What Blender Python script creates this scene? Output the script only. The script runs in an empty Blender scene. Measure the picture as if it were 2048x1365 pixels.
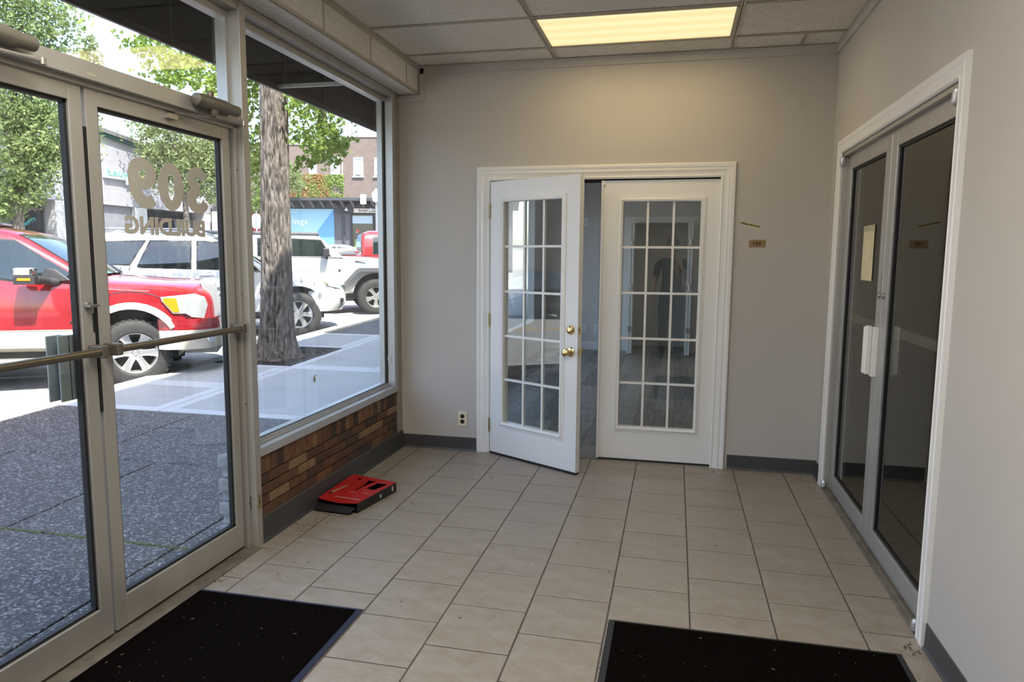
import bpy, bmesh, math, random
import numpy as np
from mathutils import Vector, Matrix

scene = bpy.context.scene
COL = scene.collection
rnd = random.Random(7)
PI = math.pi
R = math.radians

# ------------------------------------------------------------------ camera, world, sun, exposure
cam_d = bpy.data.cameras.new('camera')
cam_d.sensor_fit = 'HORIZONTAL'
cam_d.sensor_width = 36.0
cam_d.lens = 36.0 * 1423.174 / 2048.0
cam_d.clip_start = 0.02
cam_d.clip_end = 500
cam = bpy.data.objects.new('camera', cam_d)
COL.objects.link(cam)
_yaw, _pitch, _roll = R(-12.84226), R(-6.80413), R(0.4191)
_f = Vector((math.sin(_yaw) * math.cos(_pitch), math.cos(_yaw) * math.cos(_pitch), math.sin(_pitch)))
_r = Vector((math.cos(_yaw), -math.sin(_yaw), 0))
_u = _r.cross(_f)
_r2 = _r * math.cos(_roll) + _u * math.sin(_roll)
_u2 = -_r * math.sin(_roll) + _u * math.cos(_roll)
_m = Matrix((( _r2.x, _u2.x, -_f.x, 1.9097), (_r2.y, _u2.y, -_f.y, -5.1628), (_r2.z, _u2.z, -_f.z, 1.4965), (0, 0, 0, 1)))
cam.matrix_world = _m
scene.camera = cam

TO_SUN = Vector((0.40, -0.32, 0.857)).normalized()
world = bpy.data.worlds.new('sky')
scene.world = world
world.use_nodes = True
_wt = world.node_tree
_wt.nodes.clear()
_sky = _wt.nodes.new('ShaderNodeTexSky')
_sky.sky_type = 'NISHITA'
_sky.sun_disc = False
_sky.sun_elevation = math.asin(TO_SUN.z)
_sky.sun_rotation = math.atan2(TO_SUN.x, TO_SUN.y)
_sky.air_density = 1.0
_sky.dust_density = 2.0
_sky.ozone_density = 1.0
_bg = _wt.nodes.new('ShaderNodeBackground')
_bg.inputs['Strength'].default_value = SKY_STRENGTH = 0.85
_wo = _wt.nodes.new('ShaderNodeOutputWorld')
_wt.links.new(_sky.outputs[0], _bg.inputs['Color'])
_wt.links.new(_bg.outputs[0], _wo.inputs['Surface'])

_sd = bpy.data.lights.new('sun', 'SUN')
_sd.energy = 14.5
_sd.angle = R(0.53)
_sd.color = (1.0, 0.95, 0.87)
_so = bpy.data.objects.new('sun', _sd)
_so.rotation_euler = TO_SUN.to_track_quat('Z', 'Y').to_euler()
_so.location = (0, 0, 30)
COL.objects.link(_so)

# fill lights added over the lobby's unseen half to brighten the room
FILL_LIGHTS = []
for _x, _y in ((0.55, -3.65), (1.62, -4.25)):
    _ld = bpy.data.lights.new('lobby_fill_light', 'AREA')
    _ld.shape = 'RECTANGLE'
    _ld.size = 1.1
    _ld.size_y = 0.55
    _ld.energy = 36.0
    _ld.color = (1.0, 0.96, 0.90)
    _lo = bpy.data.objects.new('lobby_fill_light', _ld)
    _lo.location = (_x, _y, 2.86)
    COL.objects.link(_lo)
    FILL_LIGHTS.append(_lo)

scene.view_settings.view_transform = 'Standard'
scene.view_settings.look = 'None'
scene.view_settings.exposure = 0.0
scene.view_settings.gamma = 1.0
scene.view_settings.use_curve_mapping = False
scene.cycles.use_denoising = True
scene.cycles.max_bounces = 10
scene.cycles.diffuse_bounces = 5
scene.cycles.transparent_max_bounces = 16
scene.cycles.glossy_bounces = 5
scene.cycles.sample_clamp_indirect = 6.0
scene.cycles.caustics_reflective = False
scene.cycles.caustics_refractive = False

# ------------------------------------------------------------------ materials
MATS = {}
def _new(name):
    m = bpy.data.materials.new(name)
    m.use_nodes = True
    nt = m.node_tree
    return m, nt, nt.nodes['Principled BSDF']

def _coords(nt, scale=(1, 1, 1), kind='Object', rot=(0, 0, 0)):
    tc = nt.nodes.new('ShaderNodeTexCoord')
    mp = nt.nodes.new('ShaderNodeMapping')
    mp.inputs['Scale'].default_value = scale
    mp.inputs['Rotation'].default_value = rot
    nt.links.new(tc.outputs[kind], mp.inputs['Vector'])
    return mp.outputs['Vector']

def _ramp(nt, src, stops):
    r = nt.nodes.new('ShaderNodeValToRGB')
    while len(r.color_ramp.elements) < len(stops):
        r.color_ramp.elements.new(0.5)
    for e, (p, c) in zip(r.color_ramp.elements, stops):
        e.position = p
        e.color = (*c, 1) if len(c) == 3 else c
    nt.links.new(src, r.inputs[0])
    return r.outputs[0]

def _noise(nt, vec, scale, detail=4, rough=0.55):
    n = nt.nodes.new('ShaderNodeTexNoise')
    n.inputs['Scale'].default_value = scale
    n.inputs['Detail'].default_value = detail
    n.inputs['Roughness'].default_value = rough
    nt.links.new(vec, n.inputs['Vector'])
    return n.outputs['Fac']

def _bump(nt, bsdf, src, strength, dist=0.01):
    b = nt.nodes.new('ShaderNodeBump')
    b.inputs['Strength'].default_value = strength
    b.inputs['Distance'].default_value = dist
    nt.links.new(src, b.inputs['Height'])
    nt.links.new(b.outputs[0], bsdf.inputs['Normal'])

def mat(name, col, rough=0.5, metal=0.0, var=0.0, vscale=8.0, bump=0.0, bscale=60.0, spec=0.5, coat=0.0, stretch=(1, 1, 1), dist=0.004):
    """paint-like surface with a little procedural colour variation and relief"""
    if name in MATS:
        return MATS[name]
    m, nt, b = _new(name)
    b.inputs['Base Color'].default_value = (*col, 1)
    b.inputs['Roughness'].default_value = rough
    b.inputs['Metallic'].default_value = metal
    b.inputs['Specular IOR Level'].default_value = spec
    b.inputs['Coat Weight'].default_value = coat
    b.inputs['Coat Roughness'].default_value = 0.03
    vec = _coords(nt, stretch)
    if var:
        f = _noise(nt, vec, vscale)
        lo = tuple(max(0, c * (1 - var)) for c in col)
        hi = tuple(min(1, c * (1 + var)) for c in col)
        nt.links.new(_ramp(nt, f, [(0.3, lo), (0.7, hi)]), b.inputs['Base Color'])
    if bump:
        _bump(nt, b, _noise(nt, vec, bscale), bump, dist)
    MATS[name] = m
    return m

def glass(name, tint=(0.97, 0.985, 0.98), f0=0.06, rough=0.0):
    """thin pane: transparent with angle dependent mirror reflection"""
    if name in MATS:
        return MATS[name]
    m, nt, b = _new(name)
    nt.nodes.remove(b)
    out = nt.nodes['Material Output']
    lw = nt.nodes.new('ShaderNodeLayerWeight')
    lw.inputs['Blend'].default_value = 0.5
    pw = nt.nodes.new('ShaderNodeMath'); pw.operation = 'POWER'; pw.inputs[1].default_value = 5.0
    nt.links.new(lw.outputs['Facing'], pw.inputs[0])
    ma = nt.nodes.new('ShaderNodeMath'); ma.operation = 'MULTIPLY_ADD'
    ma.inputs[1].default_value = 1 - f0
    ma.inputs[2].default_value = f0
    nt.links.new(pw.outputs[0], ma.inputs[0])
    tr = nt.nodes.new('ShaderNodeBsdfTransparent'); tr.inputs[0].default_value = (*tint, 1)
    gl = nt.nodes.new('ShaderNodeBsdfGlossy'); gl.inputs['Roughness'].default_value = rough
    mx = nt.nodes.new('ShaderNodeMixShader')
    nt.links.new(ma.outputs[0], mx.inputs[0])
    nt.links.new(tr.outputs[0], mx.inputs[1])
    nt.links.new(gl.outputs[0], mx.inputs[2])
    nt.links.new(mx.outputs[0], out.inputs['Surface'])
    MATS[name] = m
    return m

def emit(name, col, strength=1.0):
    if name in MATS:
        return MATS[name]
    m, nt, b = _new(name)
    b.inputs['Base Color'].default_value = (*[c * 0.6 for c in col], 1)
    b.inputs['Emission Color'].default_value = (*col, 1)
    b.inputs['Emission Strength'].default_value = strength
    MATS[name] = m
    return m

def m_wall():
    return mat('wall_paint', (0.505, 0.482, 0.448), 0.75, var=0.03, vscale=1.5, bump=0.12, bscale=220)

def m_tile(i):
    name = 'floor_tile_%d' % i
    if name in MATS:
        return MATS[name]
    m, nt, b = _new(name)
    vec = _coords(nt, (1, 1.6, 1), 'Object')
    f1 = _noise(nt, vec, 7.0 + i * 0.8, 6, 0.65)
    f2 = _noise(nt, vec, 55.0, 3, 0.6)
    c1 = _ramp(nt, f1, [(0.3, (0.235 + .008 * i, 0.20 + .007 * i, 0.16)), (0.52, (0.30, 0.265, 0.222)), (0.72, (0.345, 0.31, 0.27))])
    mx = nt.nodes.new('ShaderNodeMix'); mx.data_type = 'RGBA'; mx.blend_type = 'MULTIPLY'
    mx.inputs['Factor'].default_value = 0.25
    nt.links.new(c1, mx.inputs['A'])
    nt.links.new(_ramp(nt, f2, [(0.35, (0.7, 0.66, 0.6)), (0.6, (1, 1, 1))]), mx.inputs['B'])
    nt.links.new(mx.outputs['Result'], b.inputs['Base Color'])
    nt.links.new(_ramp(nt, f1, [(0.3, (0.36,) * 3), (0.7, (0.5,) * 3)]), b.inputs['Roughness'])
    _bump(nt, b, f2, 0.12, 0.003)
    MATS[name] = m
    return m

def m_acoustic():
    if 'acoustic' in MATS:
        return MATS['acoustic']
    m, nt, b = _new('acoustic')
    vec = _coords(nt, (1, 1, 1), 'Object')
    n = _noise(nt, vec, 190.0, 2, 0.5)
    v = nt.nodes.new('ShaderNodeTexVoronoi'); v.inputs['Scale'].default_value = 120.0
    nt.links.new(vec, v.inputs['Vector'])
    c = _ramp(nt, n, [(0.33, (0.30, 0.275, 0.235)), (0.40, (0.80, 0.775, 0.72)), (0.7, (0.86, 0.835, 0.78))])
    st = _noise(nt, vec, 1.3, 3, 0.6)
    mx = nt.nodes.new('ShaderNodeMix'); mx.data_type = 'RGBA'; mx.blend_type = 'MULTIPLY'
    mx.inputs['Factor'].default_value = 0.5
    nt.links.new(c, mx.inputs['A'])
    nt.links.new(_ramp(nt, st, [(0.3, (0.8, 0.77, 0.7)), (0.6, (1, 1, 1))]), mx.inputs['B'])
    nt.links.new(mx.outputs['Result'], b.inputs['Base Color'])
    b.inputs['Roughness'].default_value = 0.95
    _bump(nt, b, n, 0.5, 0.004)
    MATS['acoustic'] = m
    return m

def m_brick(i, cols, name='brick'):
    key = '%s_%d' % (name, i)
    if key in MATS:
        return MATS[key]
    return mat(key, cols[i % len(cols)], 0.85, var=0.22, vscale=22.0, bump=0.5, bscale=90.0)

def m_aggregate():
    if 'aggregate' in MATS:
        return MATS['aggregate']
    m, nt, b = _new('aggregate')
    vec = _coords(nt)
    v = nt.nodes.new('ShaderNodeTexVoronoi'); v.inputs['Scale'].default_value = 85.0
    nt.links.new(vec, v.inputs['Vector'])
    sep = nt.nodes.new('ShaderNodeSeparateColor')
    nt.links.new(v.outputs['Color'], sep.inputs[0])
    c = _ramp(nt, sep.outputs[0], [(0.0, (0.026, 0.026, 0.026)), (0.5, (0.058, 0.057, 0.055)), (0.78, (0.10, 0.097, 0.092)), (0.95, (0.30, 0.29, 0.28))])
    big = _noise(nt, vec, 1.6, 4, 0.6)
    mx = nt.nodes.new('ShaderNodeMix'); mx.data_type = 'RGBA'; mx.blend_type = 'MULTIPLY'
    mx.inputs['Factor'].default_value = 0.55
    nt.links.new(c, mx.inputs['A'])
    nt.links.new(_ramp(nt, big, [(0.3, (0.62, 0.62, 0.62)), (0.65, (1, 1, 1))]), mx.inputs['B'])
    nt.links.new(mx.outputs['Result'], b.inputs['Base Color'])
    b.inputs['Roughness'].default_value = 0.62
    _bump(nt, b, v.outputs['Distance'], 0.5, 0.006)
    MATS['aggregate'] = m
    return m

def m_bark():
    if 'bark' in MATS:
        return MATS['bark']
    m, nt, b = _new('bark')
    vec = _coords(nt, (1, 1, 0.22))
    n = _noise(nt, vec, 24.0, 6, 0.65)
    n2 = _noise(nt, _coords(nt, (1, 1, 0.4)), 42.0, 4, 0.6)
    c = _ramp(nt, n, [(0.36, (0.035, 0.028, 0.022)), (0.49, (0.15, 0.125, 0.105)), (0.64, (0.27, 0.235, 0.205))])
    mx = nt.nodes.new('ShaderNodeMix'); mx.data_type = 'RGBA'; mx.blend_type = 'MULTIPLY'
    mx.inputs['Factor'].default_value = 0.5
    nt.links.new(c, mx.inputs['A'])
    nt.links.new(_ramp(nt, n2, [(0.3, (0.5, 0.5, 0.5)), (0.6, (1, 1, 1))]), mx.inputs['B'])
    nt.links.new(mx.outputs['Result'], b.inputs['Base Color'])
    b.inputs['Roughness'].default_value = 0.95
    _bump(nt, b, n, 0.8, 0.03)
    MATS['bark'] = m
    return m

def m_leaf(name, c1, c2, tr):
    if name in MATS:
        return MATS[name]
    m, nt, b = _new(name)
    geo = nt.nodes.new('ShaderNodeNewGeometry')
    c = _ramp(nt, geo.outputs['Random Per Island'], [(0.0, c1), (1.0, c2)])
    nt.links.new(c, b.inputs['Base Color'])
    b.inputs['Roughness'].default_value = 0.55
    b.inputs['Specular IOR Level'].default_value = 0.3
    t = nt.nodes.new('ShaderNodeBsdfTranslucent')
    hs = nt.nodes.new('ShaderNodeHueSaturation')
    hs.inputs['Value'].default_value = 1.7
    hs.inputs['Hue'].default_value = 0.485
    nt.links.new(c, hs.inputs['Color'])
    nt.links.new(hs.outputs[0], t.inputs['Color'])
    mx = nt.nodes.new('ShaderNodeMixShader'); mx.inputs[0].default_value = tr
    nt.links.new(b.outputs[0], mx.inputs[1])
    nt.links.new(t.outputs[0], mx.inputs[2])
    nt.links.new(mx.outputs[0], nt.nodes['Material Output'].inputs['Surface'])
    MATS[name] = m
    return m

def m_carpet():
    if 'mat_pile' in MATS:
        return MATS['mat_pile']
    m, nt, b = _new('mat_pile')
    vec = _coords(nt)
    n = _noise(nt, vec, 260.0, 2, 0.7)
    n2 = _noise(nt, vec, 60.0, 3, 0.6)
    c = _ramp(nt, n, [(0.35, (0.0015, 0.001, 0.001)), (0.6, (0.005, 0.0035, 0.003)), (0.78, (0.02, 0.013, 0.009))])
    nt.links.new(c, b.inputs['Base Color'])
    b.inputs['Roughness'].default_value = 1.0
    b.inputs['Specular IOR Level'].default_value = 0.02
    _bump(nt, b, n2, 0.6, 0.006)
    MATS['mat_pile'] = m
    return m

def m_plank(i):
    key = 'vinyl_plank_%d' % i
    if key in MATS:
        return MATS[key]
    m, nt, b = _new(key)
    vec = _coords(nt, (9, 1.0, 1))
    n = _noise(nt, vec, 3.0 + i, 6, 0.65)
    k = 1.0 + 0.17 * i
    c = _ramp(nt, n, [(0.3, (0.095 * k, 0.088 * k, 0.08 * k)), (0.55, (0.20 * k, 0.185 * k, 0.17 * k)), (0.72, (0.30 * k, 0.28 * k, 0.26 * k))])
    nt.links.new(c, b.inputs['Base Color'])
    b.inputs['Roughness'].default_value = 0.45
    MATS[key] = m
    return m

def m_rows(name, c1, c2, mortar, course=0.075, length=0.23):
    """far masonry whose single bricks are under a pixel or two: colour by Brick texture on real walls"""
    if name in MATS:
        return MATS[name]
    m, nt, b = _new(name)
    tc = nt.nodes.new('ShaderNodeTexCoord')
    sx = nt.nodes.new('ShaderNodeSeparateXYZ')
    nt.links.new(tc.outputs['Object'], sx.inputs[0])
    ad = nt.nodes.new('ShaderNodeMath'); ad.operation = 'ADD'
    nt.links.new(sx.outputs[0], ad.inputs[0]); nt.links.new(sx.outputs[1], ad.inputs[1])
    cb = nt.nodes.new('ShaderNodeCombineXYZ')
    nt.links.new(ad.outputs[0], cb.inputs[0]); nt.links.new(sx.outputs[2], cb.inputs[1])
    br = nt.nodes.new('ShaderNodeTexBrick')
    br.inputs['Color1'].default_value = (*c1, 1)
    br.inputs['Color2'].default_value = (*c2, 1)
    br.inputs['Mortar'].default_value = (*mortar, 1)
    br.inputs['Scale'].default_value = 1.0
    br.inputs['Mortar Size'].default_value = 0.008
    br.inputs['Brick Width'].default_value = length
    br.inputs['Row Height'].default_value = course
    nt.links.new(cb.outputs[0], br.inputs['Vector'])
    nt.links.new(br.outputs['Color'], b.inputs['Base Color'])
    b.inputs['Roughness'].default_value = 0.9
    MATS[name] = m
    return m

ALU = lambda: mat('anodised_aluminium', (0.47, 0.455, 0.42), 0.42, 0.5, var=0.06, vscale=6, bump=0.05, bscale=140, stretch=(1, 1, 0.1))
ALU_GREY = lambda: mat('mill_aluminium', (0.47, 0.475, 0.47), 0.38, 0.55, var=0.05, vscale=5, bump=0.05, bscale=140)
WHITE = lambda: mat('white_gloss_paint', (0.80, 0.80, 0.79), 0.32, var=0.015, vscale=3)
RUBBER = lambda: mat('black_gasket', (0.012, 0.012, 0.013), 0.6, var=0.1, vscale=20)
BLACK = lambda: mat('black_plastic', (0.02, 0.02, 0.021), 0.45, var=0.1, vscale=20)
BASE = lambda: mat('grey_rubber_base', (0.055, 0.057, 0.06), 0.5, var=0.12, vscale=5)
BRASS = lambda: mat('polished_brass', (0.78, 0.60, 0.28), 0.16, 1.0, var=0.05, vscale=8)
CHROME = lambda: mat('chrome', (0.78, 0.79, 0.8), 0.12, 1.0, var=0.03, vscale=8)
IVORY = lambda: mat('ivory_plastic', (0.72, 0.66, 0.47), 0.4, var=0.03)

# ------------------------------------------------------------------ mesh helpers
OFFSET = {}      # object name -> world offset of its local space

class MB:
    def __init__(self):
        self.v, self.f, self.mi, self.sm = [], [], [], []
        self.cur = 0
        self.smooth = False
    def face(self, idx):
        self.f.append(tuple(idx)); self.mi.append(self.cur); self.sm.append(self.smooth)
    def add(self, verts, faces):
        b = len(self.v)
        self.v.extend(tuple(p) for p in verts)
        for f in faces:
            self.face([b + i for i in f])
        return self
    def box(self, x0, x1, y0, y1, z0, z1):
        if x0 > x1: x0, x1 = x1, x0
        if y0 > y1: y0, y1 = y1, y0
        if z0 > z1: z0, z1 = z1, z0
        return self.add([(x0, y0, z0), (x1, y0, z0), (x1, y1, z0), (x0, y1, z0), (x0, y0, z1), (x1, y0, z1), (x1, y1, z1), (x0, y1, z1)],
                        [(0, 3, 2, 1), (4, 5, 6, 7), (0, 1, 5, 4), (1, 2, 6, 5), (2, 3, 7, 6), (3, 0, 4, 7)])
    def obox(self, o, a, b, c):
        """box from corner o with edge vectors a, b, c"""
        o, a, b, c = Vector(o), Vector(a), Vector(b), Vector(c)
        if a.cross(b).dot(c) < 0:
            a, b = b, a
        p = [o, o + a, o + a + b, o + b, o + c, o + a + c, o + a + b + c, o + b + c]
        return self.add(p, [(0, 3, 2, 1), (4, 5, 6, 7), (0, 1, 5, 4), (1, 2, 6, 5), (2, 3, 7, 6), (3, 0, 4, 7)])
    def prism(self, poly, d):
        """polygon of 3-D points extruded by vector d"""
        n = len(poly)
        d = Vector(d)
        P = [Vector(p) for p in poly]
        nrm = Vector((0, 0, 0))
        for i in range(n):
            nrm += P[i].cross(P[(i + 1) % n])
        if nrm.dot(d) > 0:
            P = P[::-1]
        b = [p + d for p in P]
        return self.add(P + b, [tuple(range(n)), tuple(range(2 * n - 1, n - 1, -1))] + [(i, i + n, (i + 1) % n + n, (i + 1) % n) for i in range(n)])
    def tube(self, pts, r, seg=8, cap=True):
        pts = [Vector(p) for p in pts]
        rr = r if isinstance(r, (list, tuple)) else [r] * len(pts)
        rings = []
        up = None
        for i, p in enumerate(pts):
            t = (pts[min(i + 1, len(pts) - 1)] - pts[max(i - 1, 0)]).normalized()
            if up is None:
                up = Vector((0, 0, 1)) if abs(t.z) < 0.9 else Vector((1, 0, 0))
            s = t.cross(up).normalized()
            up = s.cross(t).normalized()
            rings.append([p + (s * math.cos(2 * PI * k / seg) + up * math.sin(2 * PI * k / seg)) * rr[i] for k in range(seg)])
        vs = [q for ring in rings for q in ring]
        fs = []
        for i in range(len(pts) - 1):
            for k in range(seg):
                a, b2 = i * seg + k, i * seg + (k + 1) % seg
                fs.append((a, b2, b2 + seg, a + seg))
        if cap:
            fs.append(tuple(range(seg - 1, -1, -1)))
            fs.append(tuple(range((len(pts) - 1) * seg, len(pts) * seg)))
        return self.add(vs, fs)
    def lathe(self, prof, o, ax, seg=24, caps=True):
        """prof = [(distance along ax, radius)]"""
        o, ax = Vector(o), Vector(ax).normalized()
        s = ax.cross(Vector((0, 0, 1)) if abs(ax.z) < 0.9 else Vector((1, 0, 0))).normalized()
        t = ax.cross(s)
        vs = [o + ax * h + (s * math.cos(2 * PI * k / seg) + t * math.sin(2 * PI * k / seg)) * r for h, r in prof for k in range(seg)]
        fs = []
        for i in range(len(prof) - 1):
            for k in range(seg):
                a, b = i * seg + k, i * seg + (k + 1) % seg
                fs.append((a, b, b + seg, a + seg))
        n = len(prof)
        if caps and prof[0][1] > 1e-6: fs.append(tuple(range(seg - 1, -1, -1)))
        if caps and prof[-1][1] > 1e-6: fs.append(tuple(range((n - 1) * seg, n * seg)))
        return self.add(vs, fs)
    def loft(self, rings, caps=True, closed=True):
        n = len(rings[0])
        vs = [p for r in rings for p in r]
        fs = []
        for i in range(len(rings) - 1):
            for k in range(n if closed else n - 1):
                a, b = i * n + k, i * n + (k + 1) % n
                fs.append((a, b, b + n, a + n))
        if caps:
            fs.append(tuple(range(n - 1, -1, -1)))
            fs.append(tuple(range((len(rings) - 1) * n, len(rings) * n)))
        return self.add(vs, fs)
    def mesh(self, name, mats, off=(0, 0, 0), angle=None, recalc=False):
        me = bpy.data.meshes.new(name)
        ox, oy, oz = off
        me.from_pydata([(x - ox, y - oy, z - oz) for x, y, z in self.v], [], self.f)
        for m in mats:
            me.materials.append(m)
        if len(mats) > 1:
            me.polygons.foreach_set('material_index', self.mi)
        if recalc:
            bm = bmesh.new(); bm.from_mesh(me)
            bmesh.ops.recalc_face_normals(bm, faces=bm.faces)
            bm.to_mesh(me); bm.free()
        if angle is not None:
            me.polygons.foreach_set('use_smooth', [True] * len(me.polygons))
            me.set_sharp_from_angle(angle=R(angle))
        me.update()
        return me
    def build(self, name, m, parent=None, bevel=0.0, angle=None, recalc=False, local=False, seg=2):
        mats = list(m) if isinstance(m, (list, tuple)) else [m]
        if parent is None:
            xs = [p[0] for p in self.v]; ys = [p[1] for p in self.v]; zs = [p[2] for p in self.v]
            off = ((min(xs) + max(xs)) / 2, (min(ys) + max(ys)) / 2, min(zs))
        else:
            off = (0, 0, 0) if local else OFFSET[parent.name]
        me = self.mesh(name, mats, off, angle, recalc)
        o = bpy.data.objects.new(name, me)
        COL.objects.link(o)
        OFFSET[o.name] = off
        if parent is None:
            o.location = off
        else:
            o.parent = parent
        if bevel:
            b = o.modifiers.new('bevel', 'BEVEL')
            b.width = bevel; b.segments = seg; b.limit_method = 'ANGLE'; b.angle_limit = R(35)
            b.harden_normals = False
        return o

def tag(o, label=None, cat=None, group=None, kind=None):
    if label: o['label'] = label
    if cat: o['category'] = cat
    if group: o['group'] = group
    if kind: o['kind'] = kind
    return o

def thing(name, label, cat, loc=(0, 0, 0), rotz=0.0, group=None, kind=None):
    o = bpy.data.objects.new(name, None)
    o.empty_display_size = 0.1
    COL.objects.link(o)
    o.location = loc
    o.rotation_euler = (0, 0, rotz)
    OFFSET[o.name] = tuple(loc) if not rotz else (0, 0, 0)
    return tag(o, label, cat, group, kind)

def struct(name, mb, m, label, cat, **k):
    return tag(mb.build(name, m, **k), label, cat, None, 'structure')

def clone(o, parent, loc=None):
    c = o.copy()
    COL.objects.link(c)
    c.parent = parent
    if loc is not None: c.location = loc
    OFFSET[c.name] = OFFSET.get(o.name, (0, 0, 0))
    return c

def copy_tree(o, parent=None):
    c = clone(o, parent)
    for ch in list(o.children):
        copy_tree(ch, c)
    return c

def text_mesh(txt, ox, ux, uy, w, h, depth=0.001, bold=0.0, spacing=1.0, sharp=0):
    """letters as an MB: text box w x h at origin ox along ux (reading) and uy (up)"""
    cu = bpy.data.curves.new('letters', 'FONT')
    cu.body = txt
    cu.size = 1.0
    cu.offset = bold
    cu.space_character = spacing
    cu.resolution_u = 3
    cu.fill_mode = 'BOTH'
    cu.extrude = 0.01
    ob = bpy.data.objects.new('letters', cu)
    COL.objects.link(ob)
    dg = bpy.context.evaluated_depsgraph_get()
    me = ob.evaluated_get(dg).to_mesh()
    vs = [tuple(v.co) for v in me.vertices]
    fs = [tuple(p.vertices) for p in me.polygons]
    ob.evaluated_get(dg).to_mesh_clear()
    bpy.data.objects.remove(ob)
    bpy.data.curves.remove(cu)
    xs = [v[0] for v in vs]; ys = [v[1] for v in vs]
    sx = w / (max(xs) - min(xs)); sy = h / (max(ys) - min(ys))
    ox, ux, uy = Vector(ox), Vector(ux).normalized(), Vector(uy).normalized()
    n = ux.cross(uy)
    mb = MB()
    mb.add([ox + ux * (v[0] - min(xs)) * sx + uy * (v[1] - min(ys)) * sy + n * (depth if v[2] > 0 else 0) for v in vs], fs)
    return mb

def ribbon(mb, pts, hw, o, ux, uy, s, d, closed=False):
    """flat stroke of varying half width along a smooth centre line; pts in letter units"""
    P = [Vector((p[0], p[1], 0)) for p in pts]
    n = len(P)
    Q, Hh = [], []
    m = 6
    rng = range(n) if closed else range(n - 1)
    for i in rng:
        p0, p1, p2, p3 = (P[(i - 1) % n] if closed or i > 0 else P[0]), P[i], P[(i + 1) % n], (P[(i + 2) % n] if closed or i + 2 < n else P[-1])
        for k in range(m):
            t = k / m
            Q.append(.5 * ((2 * p1) + (p2 - p0) * t + (2 * p0 - 5 * p1 + 4 * p2 - p3) * t * t + (3 * p1 - p0 - 3 * p2 + p3) * t ** 3))
            Hh.append(hw[i] + (hw[(i + 1) % n] - hw[i]) * t)
    if not closed: Q.append(P[-1]); Hh.append(hw[-1])
    o, ux, uy = Vector(o), Vector(ux), Vector(uy)
    nn = ux.cross(uy)
    L = []
    for i, q in enumerate(Q):
        a = Q[(i + 1) % len(Q)] if closed or i + 1 < len(Q) else q
        b = Q[i - 1] if closed or i > 0 else q
        t = (a - b).normalized(); v = Vector((-t.y, t.x, 0))
        l, r = q + v * Hh[i], q - v * Hh[i]
        L.append([o + ux * (w.x * s) + uy * (w.y * s) + nn * z for w, z in ((l, 0), (r, 0), (r, d), (l, d))])
    if closed: L.append(L[0])
    mb.loft(L, caps=not closed)
def digit(mb, ch, o, ux, uy, s, d, k=1.0):
    """bold rounded figures, about 0.92 wide and 1.3 high in letter units"""
    o2 = Vector(o) + Vector(ux).cross(Vector(uy)) * d * .35
    if ch == '0':
        ribbon(mb, [(.46 + .30 * math.cos(2 * PI * q / 16), .65 + .53 * math.sin(2 * PI * q / 16)) for q in range(16)], [k * .17 - .045 * abs(math.sin(2 * PI * q / 16)) for q in range(16)], o, ux, uy, s, d, True)
    elif ch == '9':
        ribbon(mb, [(.45 + .30 * math.cos(2 * PI * q / 16), .90 + .27 * math.sin(2 * PI * q / 16)) for q in range(16)], [k * .165 - .025 * abs(math.sin(2 * PI * q / 16)) for q in range(16)], o, ux, uy, s, d, True)
        ribbon(mb, [(.75, .90), (.75, .62), (.66, .34), (.48, .16), (.27, .13), (.10, .24)], [w * k for w in (.16, .165, .16, .15, .14, .14)], o2, ux, uy, s, d)
    elif ch == '3':
        ribbon(mb, [(.13, .98), (.24, 1.14), (.44, 1.19), (.64, 1.09), (.66, .90), (.50, .74), (.33, .69)], [w * k for w in (.13, .135, .13, .15, .155, .13, .11)], o, ux, uy, s, d)
        ribbon(mb, [(.33, .69), (.56, .62), (.70, .42), (.62, .20), (.42, .11), (.22, .15), (.09, .30)], [w * k for w in (.11, .13, .165, .16, .14, .135, .13)], o2, ux, uy, s, d)
    elif ch == '1':
        mb.prism([Vector(o) + Vector(ux) * (x * s) + Vector(uy) * (y * s) for x, y in ((.36, 0), (.62, 0), (.62, 1.3), (.40, 1.3), (.36, 1.16), (.16, 1.08), (.16, .9), (.36, .96))], Vector(ux).cross(Vector(uy)) * d)

# ================================================================== SETTING: room shell
W = 2.901          # right wall plane
H = 2.877          # ceiling
YF = -6.2          # unseen front end of the lobby behind the camera
DOOR_H = 2.05

def sweep(path, prof, closed=False):
    """mitred moulding: path = list of (point, side vector); prof = [(across, proud)] ; returns rings"""
    return path

def casing(mb, pts, out, nrm, prof):
    """moulding along an open 3-sided path. pts: inner corner points; out: outward (across) direction sums per point; nrm: room-side normal"""
    rings = []
    for p, o in zip(pts, out):
        p, o = Vector(p), Vector(o)
        rings.append([p + o * a + Vector(nrm) * d for a, d in prof])
    mb.loft(rings, caps=True)
    return mb

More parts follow.
